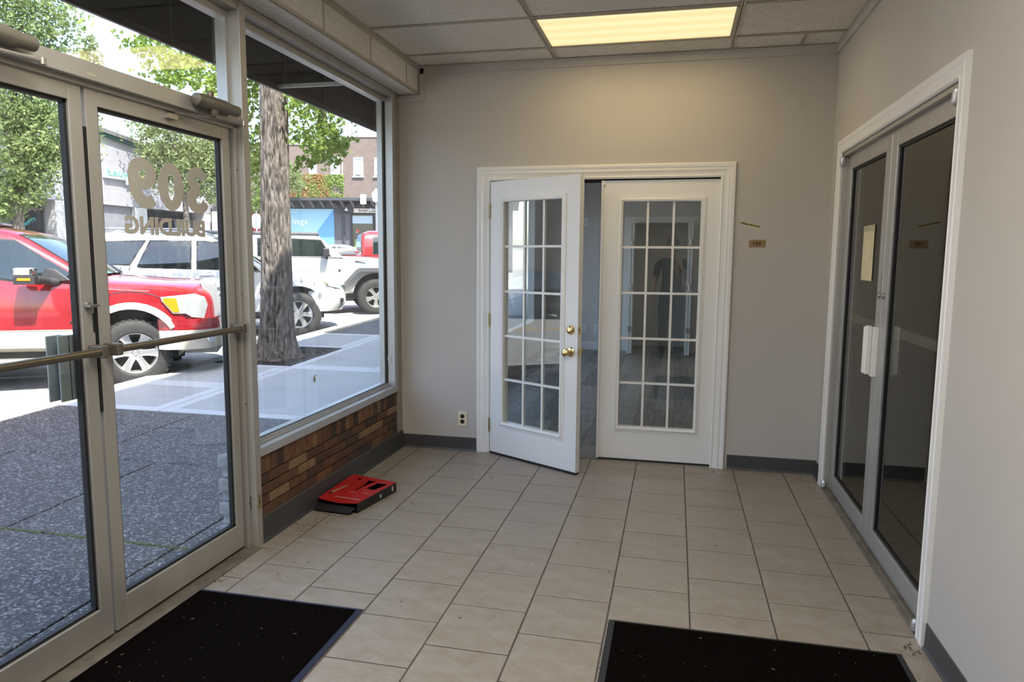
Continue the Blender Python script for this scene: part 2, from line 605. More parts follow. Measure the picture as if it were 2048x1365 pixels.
# floor with separate tiles
floor = thing('floor', 'beige ceramic tile floor laid in half-offset columns', 'floor', (0, 0, 0), kind='structure')
mb = MB(); mb.box(-0.26, W + 0.12, YF, 0.14, -0.2, -0.0014)
mb.build('grout_bed', mat('grout', (0.085, 0.07, 0.055), 0.95, var=0.25, vscale=14), floor)
T = 0.336
G = 0.0034
def tile_mesh(v, sx, sy):
    m2 = MB()
    c = 0.0011
    x, y = sx / 2, sy / 2
    vs = [(-x, -y, -0.008), (x, -y, -0.008), (x, y, -0.008), (-x, y, -0.008), (-x, -y, -c), (x, -y, -c), (x, y, -c), (-x, y, -c),
          (-x + c, -y + c, 0), (x - c, -y + c, 0), (x - c, y - c, 0), (-x + c, y - c, 0)]
    fs = [(0, 1, 5, 4), (1, 2, 6, 5), (2, 3, 7, 6), (3, 0, 4, 7), (4, 5, 9, 8), (5, 6, 10, 9), (6, 7, 11, 10), (7, 4, 8, 11), (8, 9, 10, 11)]
    m2.add(vs, fs)
    return m2.mesh('tile', [m_tile(v)])
_full = [tile_mesh(i, T - 2 * G, T - 2 * G) for i in range(5)]
def put_tile(x0, x1, y0, y1):
    x0, x1 = max(x0, -0.262), min(x1, W + 0.02)
    y0, y1 = max(y0, YF), min(y1, 0.02)
    if x1 - x0 < 0.03 or y1 - y0 < 0.03:
        return
    v = rnd.randrange(5)
    full = abs(x1 - x0 - T) < 1e-4 and abs(y1 - y0 - T) < 1e-4
    me = _full[v] if full else tile_mesh(v, x1 - x0 - 2 * G, y1 - y0 - 2 * G)
    o = bpy.data.objects.new('tile', me)
    COL.objects.link(o)
    o.parent = floor
    o.location = ((x0 + x1) / 2, (y0 + y1) / 2, rnd.uniform(-0.0006, 0.0004))
    if full:
        o.rotation_euler = (0, 0, PI * rnd.randrange(2))
for c in range(-1, 9):
    y = -2.198 if c % 2 == 0 else -2.366
    y += T * 8
    while y > YF - T:
        put_tile(c * T, (c + 1) * T, y - T, y)
        y -= T

# debris on the floor
_deb = MB()
for (x, y, n, s) in [(-0.05, -1.75, 22, .16), (0.02, -1.55, 10, .1), (2.84, -2.30, 26, .04), (2.8, -0.1, 10, .06), (2.83, -0.33, 8, .05), (0.62, -0.11, 5, .08), (0.75, -0.62, 6, .05),
                     (0.35, -0.5, 5, .25), (2.2, -0.12, 6, .03), (1.6, -1.5, 4, .5), (0.2, -2.2, 8, .2), (2.0, -1.3, 6, .5), (0.9, -2.1, 6, .4), (-0.1, -2.4, 14, .05), (-0.12, -2.8, 20, .12), (0.3, -1.25, 6, .15)]:
    for _ in range(n):
        px, py = x + rnd.gauss(0, s * 0.5), y + rnd.gauss(0, s * 0.5)
        if px < -0.14 or px > 2.88: continue
        a, l, w2 = rnd.uniform(0, PI), rnd.uniform(.003, .011), rnd.uniform(.0015, .004)
        _deb.obox((px, py, 0.0003), (l * math.cos(a), l * math.sin(a), rnd.uniform(0, .002)), (-w2 * math.sin(a), w2 * math.cos(a), 0), (0, 0, .0014))
tag(_deb.build('leaf_litter', mat('dry_leaf', (0.06, 0.032, 0.016), 0.9, var=0.4, vscale=90)), 'crumbs of dry brown leaves scattered over the tile floor', 'litter', kind='stuff')

# back wall with the French door opening
OX0, OX1 = 0.565, 2.206
mb = MB()
mb.box(-0.157, OX0, 0, 0.13, 0, H + .2); mb.box(OX1, W + .14, 0, 0.13, 0, H + .2); mb.box(OX0, OX1, 0, 0.13, DOOR_H, H + .2)
struct('wall_back', mb, m_wall(), 'greige painted wall around the white French doors', 'wall')
# right wall with aluminium door opening
RY0, RY1, RZ = -0.285, -2.19, 2.15
mb = MB()
mb.box(W, W + .13, RY0, 0.0, 0, H + .2); mb.box(W, W + .13, YF, RY1, 0, H + .2); mb.box(W, W + .13, RY1, RY0, RZ, H + .2)
struct('wall_right', mb, m_wall(), 'greige painted wall with the aluminium glass double doors', 'wall')
mb = MB(); mb.box(-0.26, W + .13, YF - .12, YF, 0, H + .2)
struct('wall_front', mb, m_wall(), 'greige painted wall closing the lobby behind the viewer', 'wall')
# pier between window and back wall
mb = MB(); mb.box(-0.27, -0.15, -0.10, 0.0, 0.0, 2.9); mb.box(-0.151, -0.146, -0.10, -0.002, 0.13, .275); mb.box(-0.151, -0.1465, -0.10, -0.002, 0.279, 2.68)
struct('trim_1', mb, mat('pier_paint', (0.30, 0.275, 0.24), 0.7, var=0.08, vscale=5), 'grey-brown corner post between shop window and back wall', 'trim', bevel=.002)

# baseboards
mb = MB()
for x0, x1 in ((-0.15, 0.455), (2.31, W)):
    mb.prism([(x0, 0, 0), (x0, -0.014, 0), (x0, -0.006, 0.012), (x0, -0.004, 0.098), (x0, 0, 0.102)], (x1 - x0, 0, 0))
struct('baseboard_back', mb, BASE(), 'dark grey rubber baseboard along the back wall', 'baseboard')
mb = MB()
for y0, y1 in ((YF, -2.275), (-0.19, 0.0)):
    mb.prism([(W, y0, 0), (W - .014, y0, 0), (W - .006, y0, .012), (W - .004, y0, .1), (W, y0, .104)], (0, y1 - y0, 0))
struct('baseboard_right', mb, BASE(), 'dark grey rubber baseboard along the right wall', 'baseboard')
mb = MB()
mb.prism([(-0.15, -1.985, 0), (-0.128, -1.985, 0), (-0.136, -1.985, .02), (-0.142, -1.985, .13), (-0.15, -1.985, .135)], (0, 1.985, 0))
struct('baseboard_left', mb, BASE(), 'tall dark grey base under the brick knee wall', 'baseboard')
# crown strips
mb = MB(); mb.box(0.012, W, -0.012, 0, H - .055, H); mb.box(0.012, W, -0.018, 0, H - .012, H)
mb.box(-.15, .05, -.008, 0, 2.628, 2.68); mb.box(.02, .055, -.012, 0, 2.64, H)
struct('trim_2', mb, m_wall(), 'painted crown strip along the top of the back wall', 'trim', bevel=.003)
mb = MB(); mb.box(W - .012, W, YF, 0, H - .05, H); mb.box(W - .018, W, YF, 0, H - .012, H)
struct('trim_3', mb, m_wall(), 'painted crown strip along the top of the right wall', 'trim', bevel=.003)

# ceiling: tee grid, acoustic panels
ceil = thing('ceiling', 'suspended ceiling of speckled acoustic panels in a tee grid', 'ceiling', (0, 0, H), kind='structure')
mb = MB(); mb.box(-.26, W + .13, YF, .13, H + .09, H + .12)
mb.build('deck', mat('dark_deck', (0.03, 0.03, 0.03), 0.9, var=.1), ceil)
XG = [0.007, 1.034, 2.222, W]
YG = [0.0, -0.29, -0.90, -1.51, -2.12, -2.73, -3.34, -3.95, -4.56, -5.17, -5.78, YF]
def put_panel(x0, x1, y0, y1, dz=0.0):
    m2 = MB(); g = 0.004
    m2.box(x0 + g, x1 - g, y0 + g, y1 - g, H + .006 + dz, H + .02 + dz)
    o = m2.build('acoustic_panel', m_acoustic(), ceil)
    return o
LIGHT_CELLS = {(1, 1), (1, 6)}
for i in range(3):
    for j in range(len(YG) - 1):
        if (i, j) in LIGHT_CELLS: continue
        put_panel(XG[i], XG[i + 1], YG[j + 1], YG[j], rnd.uniform(0, .002))
TEE = mat('tee_grid_paint', (0.50, 0.46, 0.38), 0.5, var=.08, vscale=4)
def tee(a, b, along):
    m2 = MB(); w = .0125
    if along == 'y':
        m2.box(a[0] - w, a[0] + w, a[1], b[1], H, H + .004); m2.box(a[0] - .002, a[0] + .002, a[1], b[1], H, H + .04)
    else:
        m2.box(a[0], b[0], a[1] - w, a[1] + w, H, H + .004); m2.box(a[0], b[0], a[1] - .002, a[1] + .002, H, H + .04)
    m2.build('ceiling_tee', TEE, ceil)
for x in XG[1:-1]: tee((x, YF), (x, 0), 'y')
for y in YG[1:-1]:
    for i in range(3): tee((XG[i] + .0125, y), (XG[i + 1] - .0125, y), 'x')
tee((2.655, -0.28), (2.655, 0), 'y')
m2 = MB(); m2.box(0.007, 0.03, YF, 0, H - .002, H + .003); m2.box(0, W, -.02, 0, H - .001, H + .003); m2.box(W - .02, W, YF, 0, H - .001, H + .003)
m2.build('wall_angle', TEE, ceil)

# fluorescent panels
def ceiling_light(j, label, strength):
    x0, x1, y0, y1 = XG[1], XG[2], YG[j + 1], YG[j]
    t = thing('ceiling_light', label, 'light', ((x0 + x1) / 2, (y0 + y1) / 2, H), group=None)
    f = .0125
    m2 = MB()
    m2.box(x0 + f, x1 - f, y0 + f, y0 + f + .018, H - .002, H + .01); m2.box(x0 + f, x1 - f, y1 - f - .018, y1 - f, H - .002, H + .01)
    m2.box(x0 + f, x0 + f + .018, y0 + f, y1 - f, H - .002, H + .01); m2.box(x1 - f - .018, x1 - f, y0 + f, y1 - f, H - .002, H + .01)
    m2.box(x0 + f, x1 - f, y0 + f, y1 - f, H + .055, H + .06)
    m2.build('frame', mat('lamp_frame', (0.55, 0.5, 0.4), 0.4, var=.04), t, bevel=.002)
    m, nt, b = _new('lamp_diffuser_%d' % j)
    vec = _coords(nt)
    wv = nt.nodes.new('ShaderNodeTexWave'); wv.wave_type = 'BANDS'; wv.bands_direction = 'Y'
    wv.inputs['Scale'].default_value = 2.1; wv.inputs['Distortion'].default_value = 0.0
    wv.inputs['Phase Offset'].default_value = 1.2
    nt.links.new(vec, wv.inputs['Vector'])
    nt.links.new(_ramp(nt, wv.outputs['Fac'], [(0.0, (0.93, 0.70, 0.35)), (1.0, (1.0, 0.81, 0.45))]), b.inputs['Emission Color'])
    b.inputs['Emission Strength'].default_value = strength
    b.inputs['Base Color'].default_value = (0.7, 0.6, 0.4, 1)
    m2 = MB(); m2.box(x0 + .03, x1 - .03, y0 + .03, y1 - .03, H + .003, H + .008)
    m2.build('diffuser', m, t)
    ld = bpy.data.lights.new('fluorescent_tubes', 'AREA')
    ld.shape = 'RECTANGLE'; ld.size = x1 - x0 - .06; ld.size_y = y1 - y0 - .06
    ld.energy = 7.0; ld.color = (1.0, 0.76, 0.40)
    lo = bpy.data.objects.new('fluorescent_tubes', ld); COL.objects.link(lo)
    lo.parent = t; lo.location = (0, 0, -.004)
    return t
ceiling_light(1, 'glowing yellowish fluorescent panel set in the ceiling grid before the back wall', 1.0)
ceiling_light(6, 'second fluorescent ceiling panel, added out of view to brighten the lobby', 1.0)  # unseen panel, added for extra light in the lobby

# soffit box over the storefront: bottom and face panels with trim angles
soff = thing('trim_4', 'boxed soffit of speckled panels above the shop window', 'soffit', (-.07, 0, 2.683), kind='structure')
SB, SF = 2.683, 0.007
mb = MB(); mb.box(-.27, SF - .012, YF, -.004, SB + .012, H + .1)
mb.build('soffit_core', mat('dark_deck', (0.03, 0.03, 0.03), 0.9), soff)
ys = [-0.004, -0.24, -0.85, -1.46, -2.07, -2.68, -3.29, -3.9, -4.51, -5.12, -5.73, YF]
for a, b in zip(ys[:-1], ys[1:]):
    m2 = MB(); m2.box(SF - .012, SF - .002, b + .004, a - .004, SB + .02, H - .02); m2.build('acoustic_panel', m_acoustic(), soff)
    m2 = MB(); m2.box(-.142, SF - .006, b + .003, a - .003, SB + .003, SB + .012); m2.build('acoustic_panel', m_acoustic(), soff)
    m2 = MB(); m2.box(SF - .004, SF + .002, b - .006, b + .006, SB + .02, H - .02); m2.build('soffit_tee', TEE, soff)
m2 = MB(); m2.box(SF - .004, SF + .004, YF, -.004, SB, SB + .024); m2.box(SF - .012, SF + .004, YF, -.004, SB - .001, SB + .003)
m2.box(SF - .004, SF + .004, YF, -.004, H - .024, H)
m2.build('soffit_angle', TEE, soff)

# ------------------------------------------------------------------ French doors in the back wall
prof = [(0.0, 0.0), (0.0, 0.010), (0.012, 0.014), (0.018, 0.010), (0.030, 0.012), (0.05, 0.020), (0.066, 0.016), (0.072, 0.020), (0.085, 0.024), (0.094, 0.022), (0.1, 0.012), (0.1, 0.0)]
c = MB()
i0, i1, it = OX0 - .004, OX1 - .014, 2.045
casing(c, [(i0, 0, 0), (i0, 0, it), (i1, 0, it), (i1, 0, 0)], [(-1, 0, 0), (-1, 0, 1), (1, 0, 1), (1, 0, 0)], (0, -1, 0), [(a * 1.0, d) for a, d in prof])
struct('trim_5', c, WHITE(), 'white moulded casing around the French doors', 'trim', angle=25, recalc=True)
mb = MB()
mb.box(OX0 - .001, OX0 + .004, 0.0, .13, 0, DOOR_H); mb.box(OX1 - .004, OX1, 0.0, .13, 0, DOOR_H); mb.box(OX0, OX1, 0.0, .13, DOOR_H - .004, DOOR_H)
mb.box(OX0 + .004, OX0 + .016, .07, .1, 0, DOOR_H - .004); mb.box(OX1 - .016, OX1 - .004, .07, .1, 0, DOOR_H - .004); mb.box(OX0, OX1, .07, .1, DOOR_H - .016, DOOR_H - .004)
struct('trim_6', mb, WHITE(), 'white jamb and stops lining the French door opening', 'trim')
mb = MB(); mb.box(OX0 + .004, OX0 + .018, .058, .07, 0, DOOR_H - .006); mb.box(OX1 - .018, OX1 - .004, .058, .07, 0, DOOR_H - .006); mb.box(OX0, OX1, .055, .07, DOOR_H - .024, DOOR_H - .004)  # black strips added so the door gaps read as shaded
struct('trim_19', mb, RUBBER(), 'black strips on the French door stops, standing in for the shade in the gaps', 'trim')
mb = MB(); mb.box(OX0 - .002, OX1, 0.0, .135, -.004, .004)
struct('trim_7', mb, mat('threshold_grey', (0.2, 0.19, 0.175), 0.5, var=.1), 'thin grey threshold under the French doors', 'trim')

def french_leaf(name, label, hinge, ang, flip, knob):
    """leaf in local space: hinge edge at x=0, latch edge at x=.815 (mirrored when flip), room face at y=0, thickness to +y"""
    t = thing(name, label, 'door', hinge, ang, kind='structure')
    s = -1 if flip else 1
    Wd, T0, ZT = .815, .044, 2.034
    def X(a): return s * a
    gx0, gx1, gz0, gz1 = .135, .668, .262, 1.884
    m2 = MB()
    m2.box(X(0), X(gx0), 0, T0, .014, ZT); m2.box(X(gx1), X(Wd), 0, T0, .014, ZT)
    m2.box(X(gx0), X(gx1), 0, T0, .014, gz0); m2.box(X(gx0), X(gx1), 0, T0, gz1, ZT)
    m2.build('leaf_panel', WHITE(), t, local=True)
    # raised glazing moulding, both faces
    mp = [(0.0, .0), (0.0, .006), (.006, .012), (.014, .015), (.024, .012), (.030, .006), (.036, .007), (.036, 0)]
    for side, yy in ((-1, 0.0), (1, T0)):
        c2 = MB()
        rings = []
        for px, pz, dx, dz in ((gx0, gz0, -1, -1), (gx0, gz1, -1, 1), (gx1, gz1, 1, 1), (gx1, gz0, 1, -1), (gx0, gz0, -1, -1)):
            rings.append([Vector((X(px + dx * a), yy + side * d, pz + dz * a)) for a, d in mp])
        c2.loft(rings, caps=False)
        c2.build('glazing_moulding', WHITE(), t, local=True, angle=30, recalc=True)
    m2 = MB(); m2.box(X(gx0 - .003), X(gx1 + .003), .019, .025, gz0 - .003, gz1 + .003)
    m2.build('glass_pane', glass('french_glass', (0.92, 0.95, 0.94), .075), t, local=True)
    for vx in (.318, .497):
        m2 = MB(); m2.box(X(vx - .008), X(vx + .008), .012, .018, gz0, gz1); m2.box(X(vx - .008), X(vx + .008), .026, .032, gz0, gz1)
        m2.build('muntin', WHITE(), t, local=True)
    for hz in (.585, .912, 1.24, 1.566):
        m2 = MB(); m2.box(X(gx0), X(gx1), .0125, .0175, hz - .008, hz + .008); m2.box(X(gx0), X(gx1), .0265, .0315, hz - .008, hz + .008)
        m2.build('muntin', WHITE(), t, local=True)
    m2 = MB(); m2.box(X(0.002), X(Wd - .002), .004, T0 - .004, .002, .015); m2.box(X(0.0), X(Wd), -.002, .004, .004, .018)
    m2.build('door_sweep', RUBBER(), t, local=True)
    for hz in (.222, 1.022, 1.826):
        m2 = MB(); m2.lathe([(-.052, .004), (-.05, .0065), (.05, .0065), (.052, .004)], (X(-.004), -.005, hz), (0, 0, 1), 12)
        m2.box(X(-.004), X(.0), -.0015, .03, hz - .05, hz + .05)
        m2.build('hinge', mat('antique_brass', (.42, .32, .15), .32, .9, var=.12, vscale=30), t, local=True, angle=40)
    if knob:
        kx = .757
        for side, yy in ((-1, 0.0), (1, T0)):
            m2 = MB()
            d = Vector((0, side, 0))
            m2.lathe([(0, .033), (.004, .033), (.009, .026), (.012, .013), (.03, .011), (.036, .016), (.044, .026), (.054, .029), (.064, .026), (.070, .016), (.071, .008), (.069, .006), (.069, 0)], (X(kx), yy, .853), d, 28)
            m2.build('door_knob', BRASS(), t, local=True, angle=40, recalc=True)
            m2 = MB()
            m2.lathe([(0, .033), (.005, .032), (.016, .027), (.022, .021), (.024, .012), (.022, .010), (.022, 0)], (X(kx), yy, 1.003), d, 28)
            m2.build('deadbolt', BRASS(), t, local=True, angle=40, recalc=True)
        for hz in (.853, 1.003):
            m2 = MB(); m2.box(X(Wd), X(Wd + .0015), .009, .035, hz - .03, hz + .03); m2.box(X(Wd + .001), X(Wd + .006), .016, .028, hz - .012, hz + .012)
            m2.build('latch_plate', BRASS(), t, local=True)
    else:
        m2 = MB(); m2.box(X(Wd - .006), X(Wd + .006), -.012, 0.0, .012, ZT + .002); m2.box(X(Wd + .004), X(Wd + .012), -.006, T0, .012, ZT)
        m2.build('astragal', WHITE(), t, local=True, bevel=.003)
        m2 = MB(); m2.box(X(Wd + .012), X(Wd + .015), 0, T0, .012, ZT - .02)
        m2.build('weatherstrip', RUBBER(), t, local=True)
        m2 = MB(); m2.box(X(Wd - .02), X(Wd - .003), -.013, -.002, ZT - .03, ZT - .012)
        m2.build('flush_bolt', WHITE(), t, local=True)
    return t
a_open = math.atan2(-.4893, .8721)
french_leaf('door_1', 'white French door leaf standing ajar, with brass knob and deadbolt', (.572, -.03, 0), a_open, False, True)
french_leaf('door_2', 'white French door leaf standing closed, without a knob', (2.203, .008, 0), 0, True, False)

# wall plates and signs on the back wall
t = thing('wall_outlet', 'ivory duplex outlet plate low on the wall beside the open French door', 'outlet', (.346, 0, .19))
m2 = MB(); m2.box(.31, .382, -.006, 0, .19, .305); m2.build('cover_plate', IVORY(), t, bevel=.003)
for z in (.2265, .2685):
    m2 = MB(); m2.lathe([(0, .0165), (.002, .0165), (.003, .014)], (.346, -.006, z), (0, -1, 0), 16)
    m2.build('socket', mat('socket_black', (0.012, 0.011, 0.01), .4, var=.1), t)
m2 = MB(); m2.lathe([(0, .003), (.0012, .002)], (.346, -.006, .2475), (0, -1, 0), 8); m2.build('screw', IVORY(), t)
t = thing('room_number_sign', 'small brown plaque reading 100 on the wall right of the French doors', 'sign', (2.447, 0, 1.57))
m2 = MB(); m2.box(2.394, 2.5, -.004, 0, 1.57, 1.62); m2.build('plaque', mat('bronze_plaque', (0.30, 0.195, 0.085), .4, .25, var=.1, vscale=25), t, bevel=.0015)
m2 = MB()
for k_, ch in enumerate('100'): digit(m2, ch, (2.4165 + k_ * .0195, -.0042, 1.583), (1, 0, 0), (0, 0, 1), .0185, .0006)
m2.build('lettering', mat('sign_ink', (0.025, 0.013, 0.008), .5), t)
# torn tape above the sign
t = thing('tape_scrap', 'torn strip of yellow tape with black print above the number plaque', 'tape', (2.39, 0, 1.71))
m2 = MB()
pts = [(2.327, 1.744), (2.338, 1.736), (2.352, 1.741), (2.37, 1.733), (2.384, 1.730), (2.40, 1.728), (2.425, 1.722), (2.455, 1.714), (2.463, 1.708), (2.46, 1.702), (2.42, 1.708), (2.392, 1.716), (2.37, 1.722), (2.35, 1.727), (2.335, 1.729), (2.326, 1.736)]
m2.prism([(x, 0, z) for x, z in pts], (0, -.0008, 0))
m2.build('tape', mat('yellow_tape', (0.48, 0.43, 0.07), .45, var=.12, vscale=60), t)
m2 = MB()
for x0, x1, z0, z1, sl in ((2.329, 2.343, 1.732, 1.736, -.1), (2.345, 2.360, 1.731, 1.739, -.2), (2.357, 2.388, 1.7245, 1.7315, -.12), (2.394, 2.412, 1.718, 1.725, -.15), (2.414, 2.43, 1.715, 1.721, -.15), (2.435, 2.458, 1.709, 1.716, -.1)):
    m2.prism([(x0, -.0009, z0), (x1, -.0009, z0 + sl * (x1 - x0)), (x1, -.0009, z1 + sl * (x1 - x0)), (x0, -.0009, z1)], (0, -.0004, 0))
m2.build('print', mat('sign_ink', (0.025, 0.013, 0.008), .5), t)

# ------------------------------------------------------------------ aluminium double doors in the right wall
c = MB()
prof2 = [(0, 0), (0, .008), (.008, .015), (.012, .012), (.05, .014), (.055, .017), (.06, .014), (.082, .016), (.082, 0)]
casing(c, [(W, RY0 + .005, 0), (W, RY0 + .005, RZ - .004), (W, RY1 - .002, RZ - .004), (W, RY1 - .002, 0)], [(0, 1, 0), (0, 1, 1), (0, -1, 1), (0, -1, 0)], (-1, 0, 0), prof2)
struct('trim_8', c, WHITE(), 'white casing around the aluminium glass double doors', 'trim', angle=25, recalc=True)
mb = MB()
mb.box(W + .002, W + .12, RY0 - .022, RY0, 0, RZ); mb.box(W + .002, W + .12, RY1, RY1 + .022, 0, RZ); mb.box(W + .002, W + .12, RY1, RY0, RZ - .026, RZ)
mb.box(W + .03, W + .045, RY1 + .022, RY0 - .022, RZ - .036, RZ - .026)
struct('trim_9', mb, ALU(), 'aluminium jambs and head of the double doors in the right wall', 'trim', bevel=.002)
mb = MB(); mb.box(W - .012, W + .12, RY1, RY0, -.003, .008); mb.box(W + .004, W + .02, RY1, RY0, .008, .013); mb.box(W + .03, W + .1, RY1, RY0, .008, .012)
struct('trim_10', mb, mat('dirty_sill', (0.2, 0.18, 0.15), .5, .4, var=.3, vscale=12), 'worn metal threshold of the double doors in the right wall', 'trim', bevel=.002)

def store_leaf(name, label, ya, yb, xin, xout, zb, zt, stile, top, bot, gmat, meet, alu, kindl='door'):
    """narrow-stile aluminium leaf between ya and yb (ya<yb); xin = room face, xout = far face; meet = y of the meeting edge"""
    t = thing(name, label, 'door', ((xin + xout) / 2, (ya + yb) / 2, zb), kind='structure')
    x0, x1 = min(xin, xout), max(xin, xout)
    for y0, y1 in ((ya, ya + stile), (yb - stile, yb)):
        m2 = MB(); m2.box(x0, x1, y0, y1, zb, zt); m2.build('stile', alu, t, bevel=.003)
    m2 = MB(); m2.box(x0, x1, ya + stile, yb - stile, zt - top, zt); m2.build('top_rail', alu, t, bevel=.003)
    m2 = MB(); m2.box(x0, x1, ya + stile, yb - stile, zb, zb + bot); m2.build('bottom_rail', alu, t, bevel=.003)
    g0, g1, gz0, gz1 = ya + stile, yb - stile, zb + bot, zt - top
    xm = (x0 + x1) / 2
    m2 = MB(); w = .012
    for (a, b, cc, d) in ((g0, g0 + w, gz0, gz1), (g1 - w, g1, gz0, gz1), (g0, g1, gz0, gz0 + w), (g0, g1, gz1 - w, gz1)):
        m2.box(xm - .011, xm + .011, a, b, cc, d)
    m2.build('gasket', RUBBER(), t)
    m2 = MB(); m2.box(xm - .003, xm + .003, g0 + .004, g1 - .004, gz0 + .004, gz1 - .004)
    m2.build('glass_pane', gmat, t)
    return t
GD = glass('dark_glass', (0.56, 0.57, 0.53), .08)
d5 = store_leaf('door_5', 'aluminium glass door leaf with pull handle and taped notice', -1.233, RY0 - .026, W + .030, W + .074, .016, RZ - .03, .092, .082, .1, GD, -1.233, ALU_GREY())
d6 = store_leaf('door_6', 'aluminium glass door leaf nearest the viewer in the right wall', RY1 + .026, -1.239, W + .030, W + .074, .016, RZ - .03, .092, .082, .1, GD, -1.239, ALU_GREY())
for d, y in ((d5, -1.2), (d6, -1.27)):
    m2 = MB(); m2.lathe([(0, .017), (.006, .016), (.009, .012), (.008, .008), (.004, 0)], (W + .030, y, 1.312), (-1, 0, 0), 18)
    m2.build('lock_cylinder', mat('dull_steel', (.3, .29, .27), .4, .8, var=.1), d, angle=40)
for d, y0, y1 in ((d5, -1.18, -.36), (d6, -2.1, -1.28)):
    m2 = MB(); m2.box(W + .10, W + .125, y0, y1, 1.105, 1.15); m2.box(W + .074, W + .115, y0, y0 + .03, 1.10, 1.155); m2.box(W + .074, W + .115, y1 - .03, y1, 1.10, 1.155)
    m2.build('push_bar', mat('push_bar_metal', (0.9, 0.9, 0.88), .5, 0, var=.03), d, bevel=.003)
m2 = MB()
m2.box(W - .024, W - .002, -1.226, -1.185, .905, 1.155); m2.box(W - .034, W - .024, -1.216, -1.190, .91, 1.15)
m2.box(W + .003, W + .030, -1.230, -1.20, .893, 1.15); m2.box(W - .004, W + .012, -1.215, -1.19, .9, 1.15)
m2.build('pull_handle', mat('handle_grey', (0.9, 0.9, 0.86), .3, 0, var=.03), d5, bevel=.002)
m2 = MB()
for k in range(7): m2.box(W + .0292, W + .030, -1.213, -1.205, 1.335 + k * .014, 1.335 + k * .014 + rnd.uniform(.005, .011))
m2.build('marking', mat('sign_ink', (0.025, 0.013, 0.008), .5), d5)
for d, y in ((d5, RY0 - .03), (d6, RY1 + .03)):
    for z0, z1 in ((RZ - .09, RZ - .03), (.012, .06)):
        m2 = MB(); m2.lathe([(0, .014), (.003, .017), (z1 - z0 - .012, .017), (z1 - z0, .009)], (W - .004, y, z0 if z0 < 1 else z1), (0, 0, 1) if z0 < 1 else (0, 0, -1), 16)
        m2.build('pivot_hinge', mat('pivot_metal', (0.55, 0.53, 0.53), .3, .85, var=.05), d, angle=40)
t = thing('paper_notice', 'yellowed paper notice taped to the glass of the right wall door', 'notice', (W + .046, -.84, 1.38))
m2 = MB(); m2.box(W + .045, W + .0465, -.955, -.73, 1.376, 1.65); m2.build('sheet', mat('old_paper', (0.62, 0.57, 0.38), .8, var=.06, vscale=5), t)
m2 = MB(); m2.box(W + .0442, W + .0465, -.96, -.727, 1.648, 1.68); m2.build('tape', mat('brown_tape', (0.42, 0.38, 0.27), .4, var=.1), t)
m2 = MB(); m2.prism([(W + .0445, -.805, 1.485), (W + .0445, -.815, 1.482), (W + .0445, -.84, 1.52), (W + .0445, -.89, 1.567), (W + .0445, -.883, 1.577), (W + .0445, -.84, 1.545)], (.0008, 0, 0))
m2.build('yellow_scrap', mat('pale_yellow', (0.78, 0.74, 0.4), .6, var=.08), t)

# dark hall beyond those doors
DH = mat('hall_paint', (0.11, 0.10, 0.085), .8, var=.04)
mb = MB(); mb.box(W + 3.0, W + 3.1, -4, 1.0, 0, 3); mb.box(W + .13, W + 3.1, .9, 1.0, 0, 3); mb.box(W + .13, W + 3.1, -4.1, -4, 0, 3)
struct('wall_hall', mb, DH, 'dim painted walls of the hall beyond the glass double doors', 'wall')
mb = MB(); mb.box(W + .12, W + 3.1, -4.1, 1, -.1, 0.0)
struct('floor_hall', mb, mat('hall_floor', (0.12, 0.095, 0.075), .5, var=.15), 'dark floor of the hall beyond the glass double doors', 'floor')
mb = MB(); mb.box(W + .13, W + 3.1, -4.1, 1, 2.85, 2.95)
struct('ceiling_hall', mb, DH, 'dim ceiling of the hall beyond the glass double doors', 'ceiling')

# ------------------------------------------------------------------ room behind the French doors
FY = 6.3
RW = 4.6
m_r2 = mat('back_room_paint', (0.60, 0.585, 0.555), .8, var=.02)
CX0, CX1, CZ = 1.2, 2.16, 2.03
mb = MB()
mb.box(-.2, CX0 - .04, FY, FY + .12, 0, 2.75); mb.box(CX1 + .04, RW, FY, FY + .12, 0, 2.75); mb.box(CX0 - .04, CX1 + .04, FY, FY + .12, CZ + .02, 2.75)
mb.box(CX0 - .5, CX1 + .5, FY + .75, FY + .8, 0, 2.75); mb.box(CX0 - .5, CX0 - .45, FY + .12, FY + .8, 0, 2.75); mb.box(CX1 + .45, CX1 + .5, FY + .12, FY + .8, 0, 2.75)
struct('wall_far', mb, m_r2, 'grey wall with closet opening at the far end of the back room', 'wall')
mb = MB(); mb.box(RW, RW + .1, .13, FY + .12, 0, 2.75)
struct('wall_back_room', mb, m_r2, 'grey side wall of the back room', 'wall')
mb = MB(); mb.box(-.3, -.2, .13, 1.0, 0, 2.75); mb.box(-.3, -.2, 5.6, FY + .1, 0, 2.75); mb.box(-.3, -.2, 1.0, 5.6, 0, .5); mb.box(-.3, -.2, 1.0, 5.6, 2.5, 2.75)
struct('wall_street', mb, m_r2, 'grey wall with shop window on the street side of the back room', 'wall')
mb = MB(); mb.box(-.26, -.254, 1.0, 5.6, .5, 2.5)
struct('window_3', mb, glass('store_glass', (0.975, 0.99, 0.985), .05), 'shop window pane of the back room', 'window')
mb = MB(); mb.box(-.3, RW + .1, .13, FY + .8, 2.72, 2.8)
struct('ceiling_back_room', mb, mat('back_ceiling', (0.6, 0.58, 0.53), .9, var=.04), 'plain ceiling of the back room', 'ceiling')
fl2 = thing('floor_back_room', 'grey wood plank floor of the back room', 'floor', (0, 0, 0), kind='structure')
mb = MB(); mb.box(-.3, RW, .13, FY + .8, -.1, -.004); mb.build('subfloor', BLACK(), fl2)
x = -.2; k = 0
